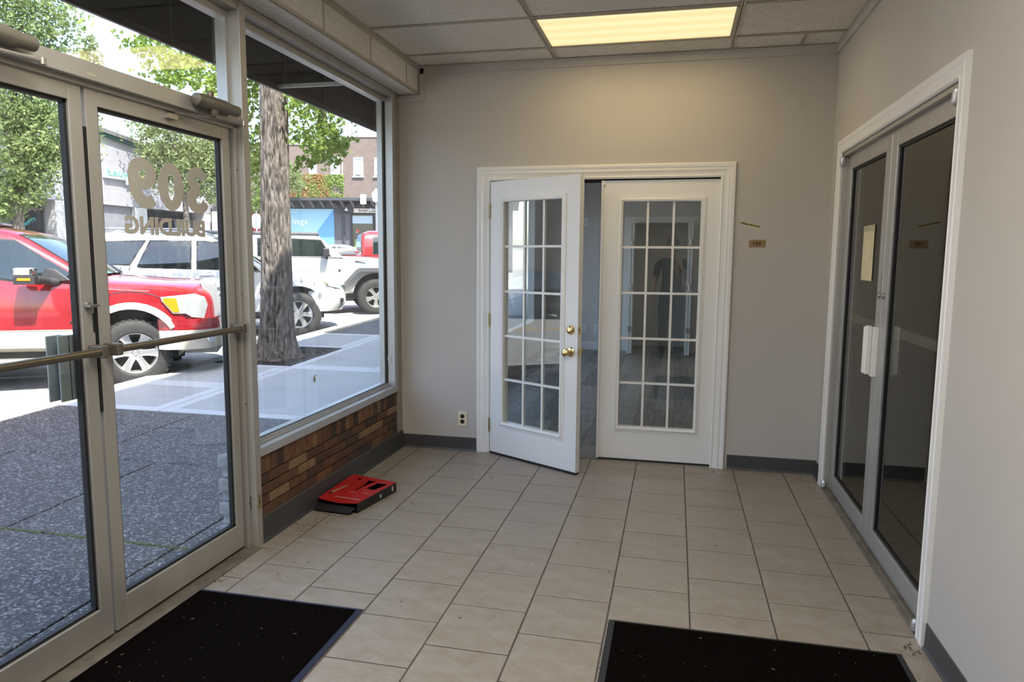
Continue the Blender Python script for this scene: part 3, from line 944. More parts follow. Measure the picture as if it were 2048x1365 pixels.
while x < RW:
    y = .135 - rnd.uniform(0, 1.1)
    while y < FY + .8:
        y1 = y + 1.22
        a, b = max(y, .135), min(y1, FY + .75)
        if b - a > .05:
            m2 = MB(); m2.box(x + .001, min(x + .178, RW) - .001, a + .001, b - .001, -.004, 0)
            m2.build('plank', m_plank(rnd.randrange(5)), fl2)
        y = y1
    x += .178
mb = MB(); mb.box(-.2, CX0 - .1, FY - .015, FY, 0, .13); mb.box(CX1 + .1, RW, FY - .015, FY, 0, .13)
struct('baseboard_far', mb, WHITE(), 'white baseboard at the far end of the back room', 'baseboard', bevel=.004)
mb = MB(); mb.box(-.2, CX0 - .1, FY - .02, FY, 2.46, 2.5); mb.box(CX1 + .1, RW, FY - .02, FY, 2.46, 2.5)
struct('trim_11', mb, m_r2, 'painted picture rail at the far end of the back room', 'trim')
c = MB()
casing(c, [(CX0, FY, 0), (CX0, FY, CZ), (CX1, FY, CZ), (CX1, FY, 0)], [(-1, 0, 0), (-1, 0, 1), (1, 0, 1), (1, 0, 0)], (0, -1, 0), [(0, -.1), (0, .012), (.09, .016), (.09, 0)])
struct('trim_12', c, WHITE(), 'white casing of the closet in the back room', 'trim', recalc=True)
for k, (x0, s) in enumerate(((CX0, 1), (CX1, -1))):
    t = thing('door_%d' % (7 + k), 'white bifold closet door folded open at the %s side of the closet' % ('window' if s > 0 else 'inner'), 'door', (x0, FY, 0), kind='structure')
    for q in range(2):
        m2 = MB(); a = x0 + s * (.008 + q * .04)
        m2.box(a, a + s * .034, FY - .42 + q * .01, FY - .02, .012, CZ - .01)
        m2.build('bifold_leaf', WHITE(), t, bevel=.002)
    for z in (.35, 1.0, 1.68):
        m2 = MB(); m2.lathe([(0, .009), (.09, .009)], (x0 + s * .045, FY - .43, z), (0, 0, 1), 10); m2.box(x0 + s * .02, x0 + s * .07, FY - .432, FY - .424, z + .005, z + .085)
        m2.build('hinge', CHROME(), t)
for (x, z, nm, lb) in ((.48, 1.98, 'wall_switch', 'white switch plate high on the far wall, seen past the open French door'), (.48, .28, 'wall_outlet', 'white outlet on the far wall of the back room, seen beside the open door edge'), (.7, .28, 'wall_outlet', 'white outlet on the far wall of the back room, seen nearest the closed French door')):
    t = thing(nm, lb, 'switch' if 'switch' in nm else 'outlet', (x, FY, z))
    m2 = MB(); m2.box(x - .04, x + .04, FY - .008, FY, z, z + .125); m2.build('cover_plate', WHITE(), t, bevel=.003)
    m2 = MB()
    if 'switch' in nm: m2.box(x - .012, x + .012, FY - .012, FY - .008, z + .04, z + .085)
    else: m2.box(x - .016, x + .016, FY - .011, FY - .008, z + .025, z + .055); m2.box(x - .016, x + .016, FY - .011, FY - .008, z + .07, z + .1)
    m2.build('toggle' if 'switch' in nm else 'socket', mat('plate_grey', (0.6, 0.6, 0.58), .4), t)

_ld = bpy.data.lights.new('back_room_fill_light', 'AREA'); _ld.shape = 'RECTANGLE'; _ld.size = 1.2; _ld.size_y = .6; _ld.energy = 11; _ld.color = (1.0, .95, .87)  # unseen fill light added to brighten the back room
_lo = bpy.data.objects.new('back_room_fill_light', _ld); _lo.location = (1.6, 3.2, 2.69); COL.objects.link(_lo)

# ================================================================== STOREFRONT (left)
XI, XO, XG_ = -0.14, -0.26, -0.205
SG = glass('store_glass', (0.975, 0.99, 0.985), .05)
# posts
def post(i, y0, y1, label):
    m2 = MB(); m2.box(XO, XI + .008, y0, y1, -.02, SB)
    struct('trim_%d' % i, m2, ALU(), label, 'post', bevel=.003)
post(13, -2.035, -1.985, 'aluminium post between the entrance doors and the shop window')
post(14, -3.95, -3.90, 'aluminium post on the far side of the entrance doors, out of view')
# brick knee wall under the window
BC = [(0.115, 0.058, 0.032), (0.165, 0.085, 0.042), (0.075, 0.044, 0.030), (0.20, 0.115, 0.06), (0.052, 0.036, 0.029), (0.14, 0.066, 0.034), (0.24, 0.155, 0.085), (0.095, 0.05, 0.032)]
knee = thing('wall_left', 'brown brick knee wall under the shop window, soldier course on top', 'wall', (-.2, -1.0, 0), kind='structure')
mb = MB(); mb.box(-.262, -.158, -1.984, -.10, -.05, .46)
mb.build('mortar_bed', mat('dark_mortar', (0.035, 0.028, 0.022), .95, var=.2), knee)
def brick(y0, y1, z0, z1, i, parent=knee, x0=-.16, x1=-.15, cols=BC, name='brick'):
    m2 = MB(); d = rnd.uniform(-.0018, .0018)
    m2.box(x0, x1 + d, y0 + .0035, y1 - .0035, z0 + .0035, z1 - .0035)
    m2.build('brick', m_brick(i, cols, name), parent, bevel=.002, seg=1)
y = -1.984
n = 30; wv = 1.884 / n
for k in range(n):
    brick(y + k * wv, y + (k + 1) * wv, .355, .457, rnd.choice([0, 1, 1, 3, 5, 5, 2, 3, 1, 4]))
for r in range(4):
    z0 = .130 + r * .0562
    y = -1.984 - (.1 if r % 2 else 0)
    while y < -.1:
        y1 = y + .2
        a, b = max(y, -1.984), min(y1, -.1)
        if b - a > .03: brick(a, b, z0, z0 + .0562, rnd.choice([0, 2, 4, 7, 2, 4, 1, 5, 6, 0]))
        y = y1
# street side of the knee wall: painted grey bricks with ragged end
GC = [(0.30, 0.31, 0.32), (0.26, 0.27, 0.28), (0.34, 0.35, 0.36)]
for r in range(7):
    z0 = .02 + r * .063
    y = -2.0 + (.02 if r % 2 else -.012)
    while y < -.1:
        y1 = min(y + .2, -.08)
        brick(y, y1, z0, z0 + .063, rnd.randrange(3), knee, -.37, -.262, GC, 'grey_brick')
        y = y1
# big shop window
w1 = thing('window_1', 'large shop window with aluminium frame over the brick knee wall', 'window', (-.2, -1.04, .455), kind='structure')
m2 = MB(); m2.box(XO, XI, -1.985, -.10, .457, .505); m2.box(XO, -.195, -1.985, -.155, .505, .532); m2.box(-.2, -.185, -1.985, -.155, .505, .515)
m2.build('sill', mat('sill_aluminium', (0.5, 0.51, 0.52), .35, .45, var=.06, vscale=5), w1, bevel=.003)
m2 = MB(); m2.box(XO, XI, -.155, -.10, .505, SB); m2.build('jamb', ALU_GREY(), w1, bevel=.003)
m2 = MB(); m2.box(XO, XI, -1.985, -.155, 2.64, SB); m2.box(XO, -.195, -1.985, -.155, 2.605, 2.64); m2.build('head', ALU(), w1, bevel=.003)
m2 = MB(); m2.box(-.25, -.212, -.185, -.155, .53, 2.61); m2.box(-.25, -.212, -1.985, -1.965, .53, 2.61); m2.build('glazing_stop', ALU_GREY(), w1)
m2 = MB(); m2.box(-.212, -.198, -.163, -.155, .532, 2.605); m2.box(-.212, -.198, -1.985, -.155, .530, .5345); m2.build('gasket', RUBBER(), w1)
m2 = MB(); m2.box(-.2, -.17, -.16, -.152, .70, .735); m2.box(-.18, -.165, -.16, -.15, .68, .70); m2.build('clip', mat('clip_metal', (.5, .48, .45), .4, .6), w1)
m2 = MB(); m2.box(XG_ - .003, XG_ + .003, -1.98, -.16, .534, 2.604); m2.build('glass_pane', SG, w1)
# dried cocoon stuck to the pane
t = thing('cocoon', 'small pale cocoon stuck to the lower part of the shop window pane', 'cocoon', (-.2, -1.29, .735))
m2 = MB(); m2.lathe([(0, .001), (.006, .006), (.02, .0075), (.036, .006), (.044, .001)], (-.198, -1.29, .728), (0, .08, 1), 10); m2.build('case', mat('cocoon_silk', (.28, .24, .18), .8, var=.2, vscale=80), t, angle=60)
m2 = MB(); m2.tube([(-.198, -1.287, .768), (-.196, -1.28, .773), (-.196, -1.27, .772), (-.196, -1.263, .766)], .0012, 5); m2.build('thread', BLACK(), t)

# header, transom
mb = MB(); mb.box(XO, XI, -3.90, -2.035, 2.108, 2.172); mb.box(XO, -.17, -3.9, -2.035, 2.09, 2.11)
struct('trim_15', mb, ALU(), 'aluminium header bar above the entrance doors', 'header', bevel=.003)
m2 = MB()
for k in range(3): m2.box(XI, XI + .001, -2.955 + k * .014, -2.944 + k * .014, 2.122, 2.132)
tag(m2.build('header_label', mat('label_grey', (.42, .38, .3), .6)), 'tiny worn label on the header bar over the meeting door stiles', 'label')
w2 = thing('window_2', 'transom window above the entrance doors', 'window', (-.2, -2.97, 2.17), kind='structure')
m2 = MB(); m2.box(XO, XI, -3.9, -2.035, 2.64, SB); m2.box(XO, -.195, -3.9, -2.035, 2.605, 2.64); m2.build('head', ALU(), w2, bevel=.003)
m2 = MB(); m2.box(-.25, -.195, -2.055, -2.035, 2.172, 2.61); m2.box(-.25, -.195, -3.9, -3.88, 2.172, 2.61); m2.build('glazing_stop', ALU_GREY(), w2)
m2 = MB(); m2.box(XG_ - .003, XG_ + .003, -3.895, -2.04, 2.17, 2.61); m2.build('glass_pane', SG, w2)
# door jambs with stops
mb = MB(); mb.box(XO, -.165, -2.058, -2.035, -.02, 2.1); mb.box(-.24, -.225, -2.068, -2.058, -.02, 2.1); mb.box(XO, -.165, -3.9, -3.877, -.02, 2.1)
struct('trim_16', mb, ALU(), 'aluminium jambs beside the entrance doors', 'trim', bevel=.003)
m2 = MB()
for z in (.235, .75, 1.3, 1.9): m2.lathe([(0, .005), (.0015, .004)], (-.165, -2.047, z), (1, 0, 0), 8)
m2.box(-.1655, -.1635, -2.04, -2.036, .2, .27)
tag(m2.build('jamb_screw', BLACK()), 'dark screw heads in the aluminium door jamb', 'screw', kind='stuff')
t = thing('strike_plate', 'small brass strike plate low on the aluminium post', 'plate', (-.131, -2.0, .22))
m2 = MB(); m2.box(-.132, -.1305, -2.02, -1.997, .2, .275); m2.build('plate', mat('aged_brass', (.42, .33, .17), .45, .7, var=.15, vscale=40), t)
m2 = MB(); m2.box(-.1306, -.1298, -2.013, -2.006, .225, .245); m2.build('slot', BLACK(), t)
mb = MB(); mb.box(-.34, -.11, -3.9, -2.035, -.03, .006); mb.box(-.26, -.2, -3.9, -2.035, .006, .016)
struct('trim_17', mb, mat('dirty_sill', (0.2, 0.18, 0.15), .5, .4, var=.3, vscale=12), 'worn metal threshold of the entrance doors', 'trim', bevel=.002)

dA = store_leaf('door_3', 'aluminium glass entrance door lettered 309 BUILDING', -2.926, -2.070, -.185, -.229, .018, 2.10, .058, .068, .125, SG, -2.926, ALU())
dB = store_leaf('door_4', 'aluminium glass entrance door nearest the viewer, hook latch on its stile', -3.800, -2.942, -.185, -.229, .018, 2.10, .058, .068, .125, SG, -2.942, ALU())
for d, y0, y1 in ((dA, -2.926, -2.07), (dB, -3.80, -2.942)):
    m2 = MB()
    m2.tube([(-.135, y0 + .03, 1.137), (-.135, y1 - .03, 1.137)], .0145, 14)
    m2.build('push_bar', mat('bronze_bar', (0.20, 0.175, 0.13), .28, .8, var=.08, vscale=6), d, angle=40)
    m2 = MB()
    for y in (y0 + .012, y1 - .042): m2.box(-.185, -.118, y, y + .03, 1.114, 1.160)
    m2.build('bar_bracket', mat('bracket_brown', (.16, .14, .11), .4, .5), d, bevel=.005)
    m2 = MB(); m2.box(-.235, -.229, y1 - .125, y1 - .05, .96, 1.2)
    yy = y1 - .125
    m2.box(-.275, -.269, yy - .01, yy + .05, .96, 1.2); m2.box(-.275, -.229, yy + .042, yy + .05, .96, 1.2)
    if d is dB: m2.build('outside_pull', mat('pull_blue_grey', (.30, .34, .36), .4, .3, var=.05), d, bevel=.002)
m2 = MB(); m2.lathe([(0, .016), (.008, .015), (.01, .01)], (-.185, -2.972, 1.305), (1, 0, 0), 16); m2.box(-.177, -.155, -2.99, -2.945, 1.300, 1.309)
m2.build('thumb_turn', mat('dull_steel', (.3, .29, .27), .4, .8, var=.1), dB, bevel=.001)
m2 = MB(); m2.box(-.186, -.1835, -2.953, -2.944, 1.205, 1.275); m2.build('lock_slot', BLACK(), dB)
m2 = MB(); m2.box(-.19, -.184, -2.94, -2.928, .9, 1.95); m2.build('astragal_brush', RUBBER(), dB)
STK = mat('window_sticker', (.44, .415, .36), .7, var=.05, vscale=6)
m2 = MB()
for k_, ch in enumerate('309'): digit(m2, ch, (XG_ + .0032 + .0006, -2.228 - k_ * .168, 1.683), (0, -1.1, 0), (0, 0, 1), .149, .0006, 1.12)
m2.build('lettering', STK, dA)
m2 = text_mesh('BUILDING', (XG_ + .0032 + .0006, -2.258, 1.572), (0, -1, 0), (0, 0, 1), .49, .075, .0006, .045, 1.0)
m2.build('lettering', STK, dA)

def closer(y0, y1, label):
    t = thing('door_closer', label, 'door closer', (-.11, (y0 + y1) / 2, 2.1))
    DK = mat('closer_bronze', (.20, .18, .145), .42, .5, var=.15, vscale=12)
    m2 = MB()
    m2.lathe([(0, .014), (.004, .024), (.03, .027), (.05, .03), (.2, .03), (.225, .026), (.25, .024), (.296, .024), (.3, .018)], (-.105, y0, 2.155), (0, 1, 0), 20)
    m2.box(-.14, -.112, y0 + .03, y0 + .24, 2.13, 2.18)
    m2.build('body', DK, t, angle=40)
    m2 = MB(); m2.lathe([(0, .016), (.02, .016), (.024, .012)], (-.105, y0 + .1, 2.18), (0, 0, 1), 14)
    m2.build('spindle', DK, t, angle=40)
    m2 = MB(); m2.lathe([(0, .02), (.018, .018), (.028, .01)], (-.105, y0 + .12, 2.128), (0, 0, -1), 14)
    m2.build('spindle', DK, t, angle=40)
    m2 = MB(); m2.tube([(-.105, y0 + .125, 2.102), (-.07, y0 + .29, 2.10)], .008, 8); m2.lathe([(0, .012), (.02, .012)], (-.07, y0 + .29, 2.09), (0, 0, 1), 12)
    m2.tube([(-.07, y0 + .285, 2.108), (-.165, y0 - .06, 2.085)], .0055, 8); m2.box(-.185, -.163, y0 - .1, y0 - .04, 2.058, 2.078)
    m2.build('arm', mat('arm_metal', (.48, .45, .4), .32, .8, var=.08), t, angle=40)
    return t
closer(-2.415, -2.115, 'bronze overhead door closer with arm above the lettered entrance door')
closer(-3.50, -3.20, 'bronze overhead door closer at the edge of view, over the nearer entrance door')

# unseen second shop window, nearer than the doors
mb = MB(); mb.box(-.37, -.15, YF, -3.95, -.05, .46)
struct('wall_left_2', mb, m_brick(0, BC), 'brick knee wall under the shop window beside the viewer', 'wall')
w4 = thing('window_4', 'second shop window beside the viewer, outside the view', 'window', (-.2, -5, .46), kind='structure')
m2 = MB(); m2.box(XO, XI, YF, -3.95, .46, .505); m2.box(XO, XI, YF, -3.95, 2.62, SB); m2.box(XO, XI, YF, YF + .06, .5, 2.62); m2.build('frame', ALU_GREY(), w4)
m2 = MB(); m2.box(XG_ - .003, XG_ + .003, YF + .06, -3.95, .505, 2.62); m2.build('glass_pane', SG, w4)

# ------------------------------------------------------------------ mats and the red box
def doormat(name, label, x0, x1, y0, y1, edge, ecol):
    t = thing(name, label, 'mat', ((x0 + x1) / 2, (y0 + y1) / 2, 0))
    m2 = MB(); w = .028
    rings = []
    for a, z in ((0, .0008), (.004, .004), (w, .0065)):
        rings.append([(x0 + a, y0 + a, z), (x1 - a, y0 + a, z), (x1 - a, y1 - a, z), (x0 + a, y1 - a, z)])
    m2.loft(rings, caps=False)
    m2.build('rubber_border', mat(edge, ecol, .55, var=.12, vscale=20), t)
    m2 = MB(); m2.box(x0 + w - .001, x1 - w + .001, y0 + w - .001, y1 - w + .001, .001, .0105)
    m2.build('pile', m_carpet(), t)
    # crumbs held in the pile
    m3 = MB()
    for _ in range(70):
        px, py, a, l = rnd.uniform(x0 + .05, x1 - .05), rnd.uniform(y0 + .05, y1 - .05), rnd.uniform(0, PI), rnd.choice([.002, .003, .003, .004, .012])
        m3.obox((px, py, .0106), (l * math.cos(a), l * math.sin(a), 0), (-.0014 * math.sin(a), .0014 * math.cos(a), 0), (0, 0, .0012))
    tag(m3.build('crumbs', mat('pale_crumb', (.35, .3, .22), .9, var=.3, vscale=60), t), kind='stuff')
doormat('door_mat', 'dark brown entrance mat with blue-black edge, just inside the entrance doors', -.13, .668, -4.0, -2.508, 'mat_edge_blue', (.012, .016, .045))
doormat('door_mat', 'dark brown mat with plain black edge, before the double doors in the right wall', 1.688, 2.797, -3.9, -2.345, 'mat_edge_black', (.014, .014, .016))

bx = thing('display_box', 'flat red and black cardboard box lying by the brick knee wall', 'box', (-.02, -1.2, 0), 0)
# corners on the floor (right long side on the floor, near flap open)
P0, P1, P2, P3 = Vector((-.12, -1.02, 0)), Vector((.205, -1.10, 0)), Vector((.10, -1.50, 0)), Vector((-.128, -1.40, 0))
P0, P1, P2, P3 = Vector((-.118, -.955, .0)), Vector((.222, -1.045, .0)), Vector((.150, -1.462, .0)), Vector((-.118, -1.43, .0))
hz = Vector((0, 0, .062))
def lerp(a, b, t): return a + (b - a) * t
BK = mat('black_card', (.012, .012, .014), .5, var=.15, vscale=15)
RD = mat('red_card', (.42, .012, .010), .42, var=.05, vscale=6)
m2 = MB(); th = .002
def wallp(a, b, z0, z1, dep=.003):
    d = (b - a); nrm = Vector((d.y, -d.x, 0)).normalized() * dep
    m2.obox(a + Vector((0, 0, z0)), b - a, nrm, Vector((0, 0, z1 - z0)))
wallp(P0, P1, 0, .06); wallp(P1, P2, 0, .06); wallp(P3, P0, 0, .06)
m2.prism([P0, P1, P2, P3], (0, 0, .003))
m2.prism([P3 + Vector((0, 0, .03)), P2 + Vector((-.01, 0, .03)), P2 + Vector((-.03, -.05, .012)), P3 + Vector((.0, -.06, .008))], (0, 0, .003))
m2.build('tray', BK, bx)
# red lid with cut-out shapes (window holes with dark wells)
def lidp(u, v, dz=0.0):
    a = lerp(P0, P1, u); b = lerp(P3, P2, u)
    sag = -.012 * math.sin(PI * u) * max(0, v - .55) / .45
    return lerp(a, b, v) + Vector((0, 0, .061 + dz + sag))
cells = []
holes = [  # polygons in (u, v)
    [(.22, .10), (.30, .10), (.30, .16), (.22, .16)],
    [(.46, .13), (.64, .10), (.58, .26), (.55, .36), (.55, .56), (.51, .56), (.51, .36), (.50, .24)],
    [(.70, .16), (.93, .14), (.86, .44), (.68, .44)]]
m2 = MB()
def inpoly(u, v, pl):
    c = False
    for i in range(len(pl)):
        (x0, y0), (x1, y1) = pl[i], pl[i - 1]
        if (y0 > v) != (y1 > v) and u < (x1 - x0) * (v - y0) / (y1 - y0) + x0: c = not c
    return c
NU, NV = 50, 50
vid = {}
def vtx(i, j):
    if (i, j) not in vid:
        vid[(i, j)] = len(m2.v); m2.v.append(tuple(lidp(i / NU, j / NV)))
    return vid[(i, j)]
for i in range(NU):
    for j in range(NV):
        if any(inpoly((i + .5) / NU, (j + .5) / NV, h) for h in holes): continue
        m2.face((vtx(i, j), vtx(i, j + 1), vtx(i + 1, j + 1), vtx(i + 1, j)))
lid = m2.build('lid', RD, bx)
sm = lid.modifiers.new('card', 'SOLIDIFY'); sm.thickness = .002; sm.offset = -1
m2 = MB(); m2.prism([lidp(.08, .72, .0005), lidp(.13, .76, .0005), lidp(.235, .45, .0005), lidp(.22, .42, .0005)], (0, 0, .002)); m2.build('wooden_pencil_insert', mat('tan_card', (.35, .24, .13), .7, var=.1), bx)
m2 = MB(); m2.prism([lidp(.07, .71, .0004), lidp(.06, .79, .0004), lidp(.12, .79, .0004), lidp(.13, .74, .0004)], (0, 0, .001)); m2.build('notch', BK, bx)
IW = mat('print_white', (.62, .6, .58), .5)
uu = (lidp(.2, .85) - lidp(.9, .85)); vv = (lidp(.5, .6) - lidp(.5, .9))
def lid_text(txt, u, v, w, h, bold=.0):
    m3 = text_mesh(txt, lidp(u, v, .0012), (uu.x, uu.y, 0), (-vv.x, -vv.y, 0), w, h, .0003, bold)
    m3.build('lettering', IW, bx)
lid_text('SURFACE PROTECTION', .93, .855, .15, .011, .01)
lid_text('& SPILL', .42, .83, .07, .010, .0)
lid_text('5 PIECE', .92, .60, .055, .008)
lid_text('KIT', .55, .62, .035, .007)
d = (P2 - P1).normalized(); nn = Vector((-d.y, d.x, 0))
for s, h in ((.10, .03), (.42, .02)):
    q = lerp(P1, P2, s) + nn * .0035 + Vector((0, 0, .02))
    m2 = MB(); m2.obox(q, d * .016, nn * .0006, Vector((0, 0, h))); m2.build('side_label', IW, bx)

# ================================================================== OUTSIDE
SL = 0.03
def gz(y): return -.045 + SL * y           # sidewalk rises along the street
class MBS(MB):
    """mesh builder whose z is measured from the rising street"""
    def sloped(self):
        self.v = [(x, y, z + gz(y)) for x, y, z in self.v]
        return self
YA, YB = -16.0, 34.0
AG = m_aggregate()
CON = mat('pale_concrete', (.39, .39, .38), .8, var=.10, vscale=1.2, bump=.3, bscale=130)
CONB = mat('smooth_concrete_band', (.52, .53, .53), .7, var=.06, vscale=2, bump=.1, bscale=150)
side = thing('pavement', 'sidewalk of dark exposed aggregate slabs and paler banded concrete', 'sidewalk', (-2, 0, 0), kind='structure')
m2 = MBS(); m2.box(-4.3, -.26, YA, YB, -.3, -.012)
for k in range(len(m2.v)): pass
m2.sloped().build('joint_bed', mat('joint_dirt', (.045, .045, .042), .95, var=.3, vscale=9), side)
def slab(x0, x1, y0, y1, m, dz=0.0, name='slab', j=.006):
    b = MBS()
    n = max(1, int((y1 - y0) / 3))
    b.box(x0 + j, x1 - j, y0 + j, y1 - j, -.02, dz)
    b.sloped().build(name, m, side, bevel=.004, seg=1)
for y0, y1, xs in ((-16, -9, (-4.1, -2.2, -.71)), (-9, -5.2, (-4.1, -2.4, -.71)), (-5.2, -1.93, (-4.1, -2.4, -.71)), (-1.93, -.67, (-4.1, -3.15, -1.86, -.71)), (-.67, .68, (-4.1, -2.51, -.71))):
    for a, b in zip(xs[:-1], xs[1:]): slab(a, b, y0, y1, AG)
    slab(-.71, -.30, y0, y1, AG)
# paler concrete squares with smooth bands
BW = .13
def square(x0, x1, y0, y1):
    slab(x0 + BW, x1 - BW, y0 + BW, y1 - BW, CON, 0.0, 'slab', .001)
    for a, b, c2, d in ((x0, x0 + BW, y0, y1), (x1 - BW, x1, y0, y1), (x0 + BW, x1 - BW, y0, y0 + BW), (x0 + BW, x1 - BW, y1 - BW, y1)):
        slab(a, b, c2, d, CONB, .001, 'band', .0)
yy = [.70, 1.88, 3.14, 4.75, 6.2, 7.6]
GRX0, GRX1, GRY0, GRY1 = -4.10, -2.98, 3.18, 4.66
square(-4.1, -2.96, .70, 1.88); square(-4.1, -2.96, 1.88, 3.14); square(-4.1, -2.96, 4.70, 6.15)
square(-2.95, -.30, .70, 3.14); square(-2.95, -1.7, 3.15, 6.15); square(-1.69, -.3, 3.15, 6.15)
for y0, y1 in ((6.17, 7.8), (7.82, 9.6), (9.62, 12), (12.02, 15), (15.02, 20), (20.02, 34)):
    for a, b in ((-4.1, -2.3), (-2.28, -.3)): slab(a, b, y0, y1, AG if y0 < 9 else CON)
# moss in the joint
m2 = MBS()
for k in range(260):
    x = rnd.uniform(-2.5, -.35); w = rnd.uniform(.006, .02)
    m2.box(x - w, x + w, -1.93 - rnd.uniform(.002, .012), -1.93 + rnd.uniform(.002, .012), -.01, rnd.uniform(0, .004))
tag(m2.sloped().build('moss', mat('moss', (.10, .11, .035), .95, var=.3, vscale=60)), 'thin line of moss in the sidewalk joint outside the entrance doors', 'moss', kind='stuff')
# kerb
kerb = thing('trim_18', 'pale concrete kerb along the sidewalk', 'kerb', (-4.2, 5, 0), kind='structure')
m_k = mat('kerb_concrete', (.46, .44, .41), .8, var=.1, vscale=3, bump=.2, bscale=100)
y = YA
while y < YB:
    m2 = MBS(); m2.box(-4.30, -4.105, y + .004, min(y + 2.4, YB) - .004, -.3, .004); m2.sloped().build('kerb_stone', m_k, kerb, bevel=.012); y += 2.4
# road
road = thing('road', 'asphalt street with parking bays, rising gently', 'road', (-10, 10, 0), kind='structure')
m2 = MBS(); 
for y in range(-40, 80, 4): m2.box(-17.0, -4.28, y, y + 4, -.4, -.105)
ASP = mat('asphalt', (.33, .32, .305), .85, var=.2, vscale=2.2, bump=.4, bscale=160)
m2.sloped().build('asphalt', ASP, road)
m2 = MBS(); m2.box(-11.0, -10.88, -40, 60, -.105, -.102); m2.box(-10.78, -10.66, -40, 60, -.105, -.102); m2.sloped().build('centre_line', mat('road_yellow', (.62, .36, .05), .7, var=.1), road)
m_wl = mat('road_white', (.7, .7, .68), .7, var=.1)
for k in range(-6, 8):
    m2 = MBS(); y0 = -0.55 + k * 3.7 + 0
    m2.prism([(-4.35, y0 + .05, -.105), (-4.35, y0 + .17, -.105), (-8.6, y0 - 2.33, -.105), (-8.6, y0 - 2.45, -.105)], (0, 0, .003)); m2.sloped().build('bay_line', m_wl, road)
m2 = MBS(); m2.box(-19.6, -17.0, -40, 80, -.5, 0); 
tag(m2.sloped().build('pavement_far', CON), 'pale concrete sidewalk on the other side of the street', 'sidewalk', kind='structure')
m2 = MB(); m2.box(-90, 60, -90, 140, -3.2, -3.0)
tag(m2.build('ground', mat('far_ground', (.2, .2, .19), .9, var=.1)), 'ground far around the street', 'ground', kind='structure')
m2 = MBS(); m2.box(-60, -4.3, 23.0, 25.5, -.5, -.1)
tag(m2.sloped().build('road_cross', ASP), 'asphalt of the cross street before the blue mural', 'road', kind='structure')

# tree grate round the street tree
gr = thing('tree_grate', 'square iron grate of slotted rings around the street tree', 'grate', (-3.54, 3.92, gz(3.92)))
m_g = mat('cast_iron', (.055, .042, .038), .7, .3, var=.25, vscale=20)
cx, cy = -3.54, 3.92
m2 = MBS(); m2.box(GRX0, GRX1, GRY0, GRY1, -.06, -.03); m2.sloped().build('pit', mat('pit_soil', (.02, .016, .012), 1, var=.3), gr)
m2 = MBS()
for a, b, c2, d in ((GRX0, GRX0 + .04, GRY0, GRY1), (GRX1 - .04, GRX1, GRY0, GRY1), (GRX0, GRX1, GRY0, GRY0 + .04), (GRX0, GRX1, GRY1 - .04, GRY1)): m2.box(a, b, c2, d, -.03, .002)
m2.sloped().build('rim', m_g, gr)
def clipped(x, y): return GRX0 + .03 < x < GRX1 - .03 and GRY0 + .03 < y < GRY1 - .03
for ring in range(4):
    r0 = .34 + ring * .12
    m2 = MBS(); n = int(r0 * 52)
    for k in range(n):
        a = 2 * PI * k / n
        p = (cx + math.cos(a) * (r0 + .045), cy + math.sin(a) * (r0 + .045))
        if not clipped(*p): continue
        u = Vector((math.cos(a), math.sin(a), 0)); v = Vector((-u.y, u.x, 0))
        m2.obox(Vector((cx, cy, -.03)) + u * r0 - v * .013, u * .1, v * .026, (0, 0, .031))
    n2 = 64
    for k in range(n2):
        a, a2 = 2 * PI * k / n2, 2 * PI * (k + 1) / n2
        q = [(cx + math.cos(t) * r, cy + math.sin(t) * r, -.03) for t, r in ((a, r0 + .1), (a2, r0 + .1), (a2, r0 + .12), (a, r0 + .12))]
        if all(clipped(p[0], p[1]) for p in q): m2.prism(q, (0, 0, .031))
    tag(m2.sloped().build('slot_ring', m_g, gr), kind='stuff')

# charcoal fascia screen hung out from the wall over the storefront
aw = thing('awning', 'charcoal awning screen hung before the storefront on pale bars, seen from below through the glass', 'awning', (-.5, -1.2, 2.6))
m_a = mat('awning_fabric', (.009, .010, .014), .85, var=.12, vscale=6)
AY0, AY1 = -6.5, 6.5
m2 = MB(); m2.box(-.762, -.752, AY0, AY1, 2.63, 3.75); m2.build('canopy', m_a, aw)
m2 = MB(); m2.box(-.76, -.30, AY0, AY1, 3.74, 3.76); m2.build('canopy_top', m_a, aw)
m2 = MB(); m2.box(-.766, -.745, AY0, AY1, 2.598, 2.635); m2.build('edge_bar', mat('edge_dark', (.035, .035, .04), .5), aw)
m_rb = mat('rib_grey', (.045, .046, .052), .6)
y = -6.3
while y < 6.4:
    m2 = MB(); m2.box(-.752, -.735, y, y + .018, 2.635, 3.74); m2.build('rib', m_rb, aw); y += .57
m_st = mat('strut_pale', (.42, .42, .4), .5, .3)
for y in (-4.2, -.665, 3.0):
    m2 = MB(); m2.box(-.75, -.28, y - .013, y + .013, 2.612, 2.634); m2.build('strut', m_st, aw)

# our own building above and beside the lobby
mb = MB()
mb.box(-.30, 12, -16, 14, 3.78, 8.05); mb.box(-.30, 12, -16, 14, 3.05, 3.8)
mb.box(-.30, -.26, YF, 0, 2.66, 3.1)
struct('wall_facade', mb, m_brick(7, BC), 'brick upper storey of the building over the lobby', 'facade')
mb = MB(); mb.box(-.30, -.2, 6.4, 14, -.3, 3.1); mb.box(-.32, -.15, -16, YF - .02, -.6, 3.1); mb.box(-.30, -.2, .13, 6.4, 2.75, 3.1)
mb.box(-.30, 12, 13.9, 14, 0, 3.1); mb.box(6, 6.1, -16, 14, -.1, 3.1); mb.box(-.2, 6, -16.1, -16, -.5, 3.1)
struct('wall_facade_2', mb, m_brick(7, BC), 'brick ground storey walls beside the lobby', 'facade')

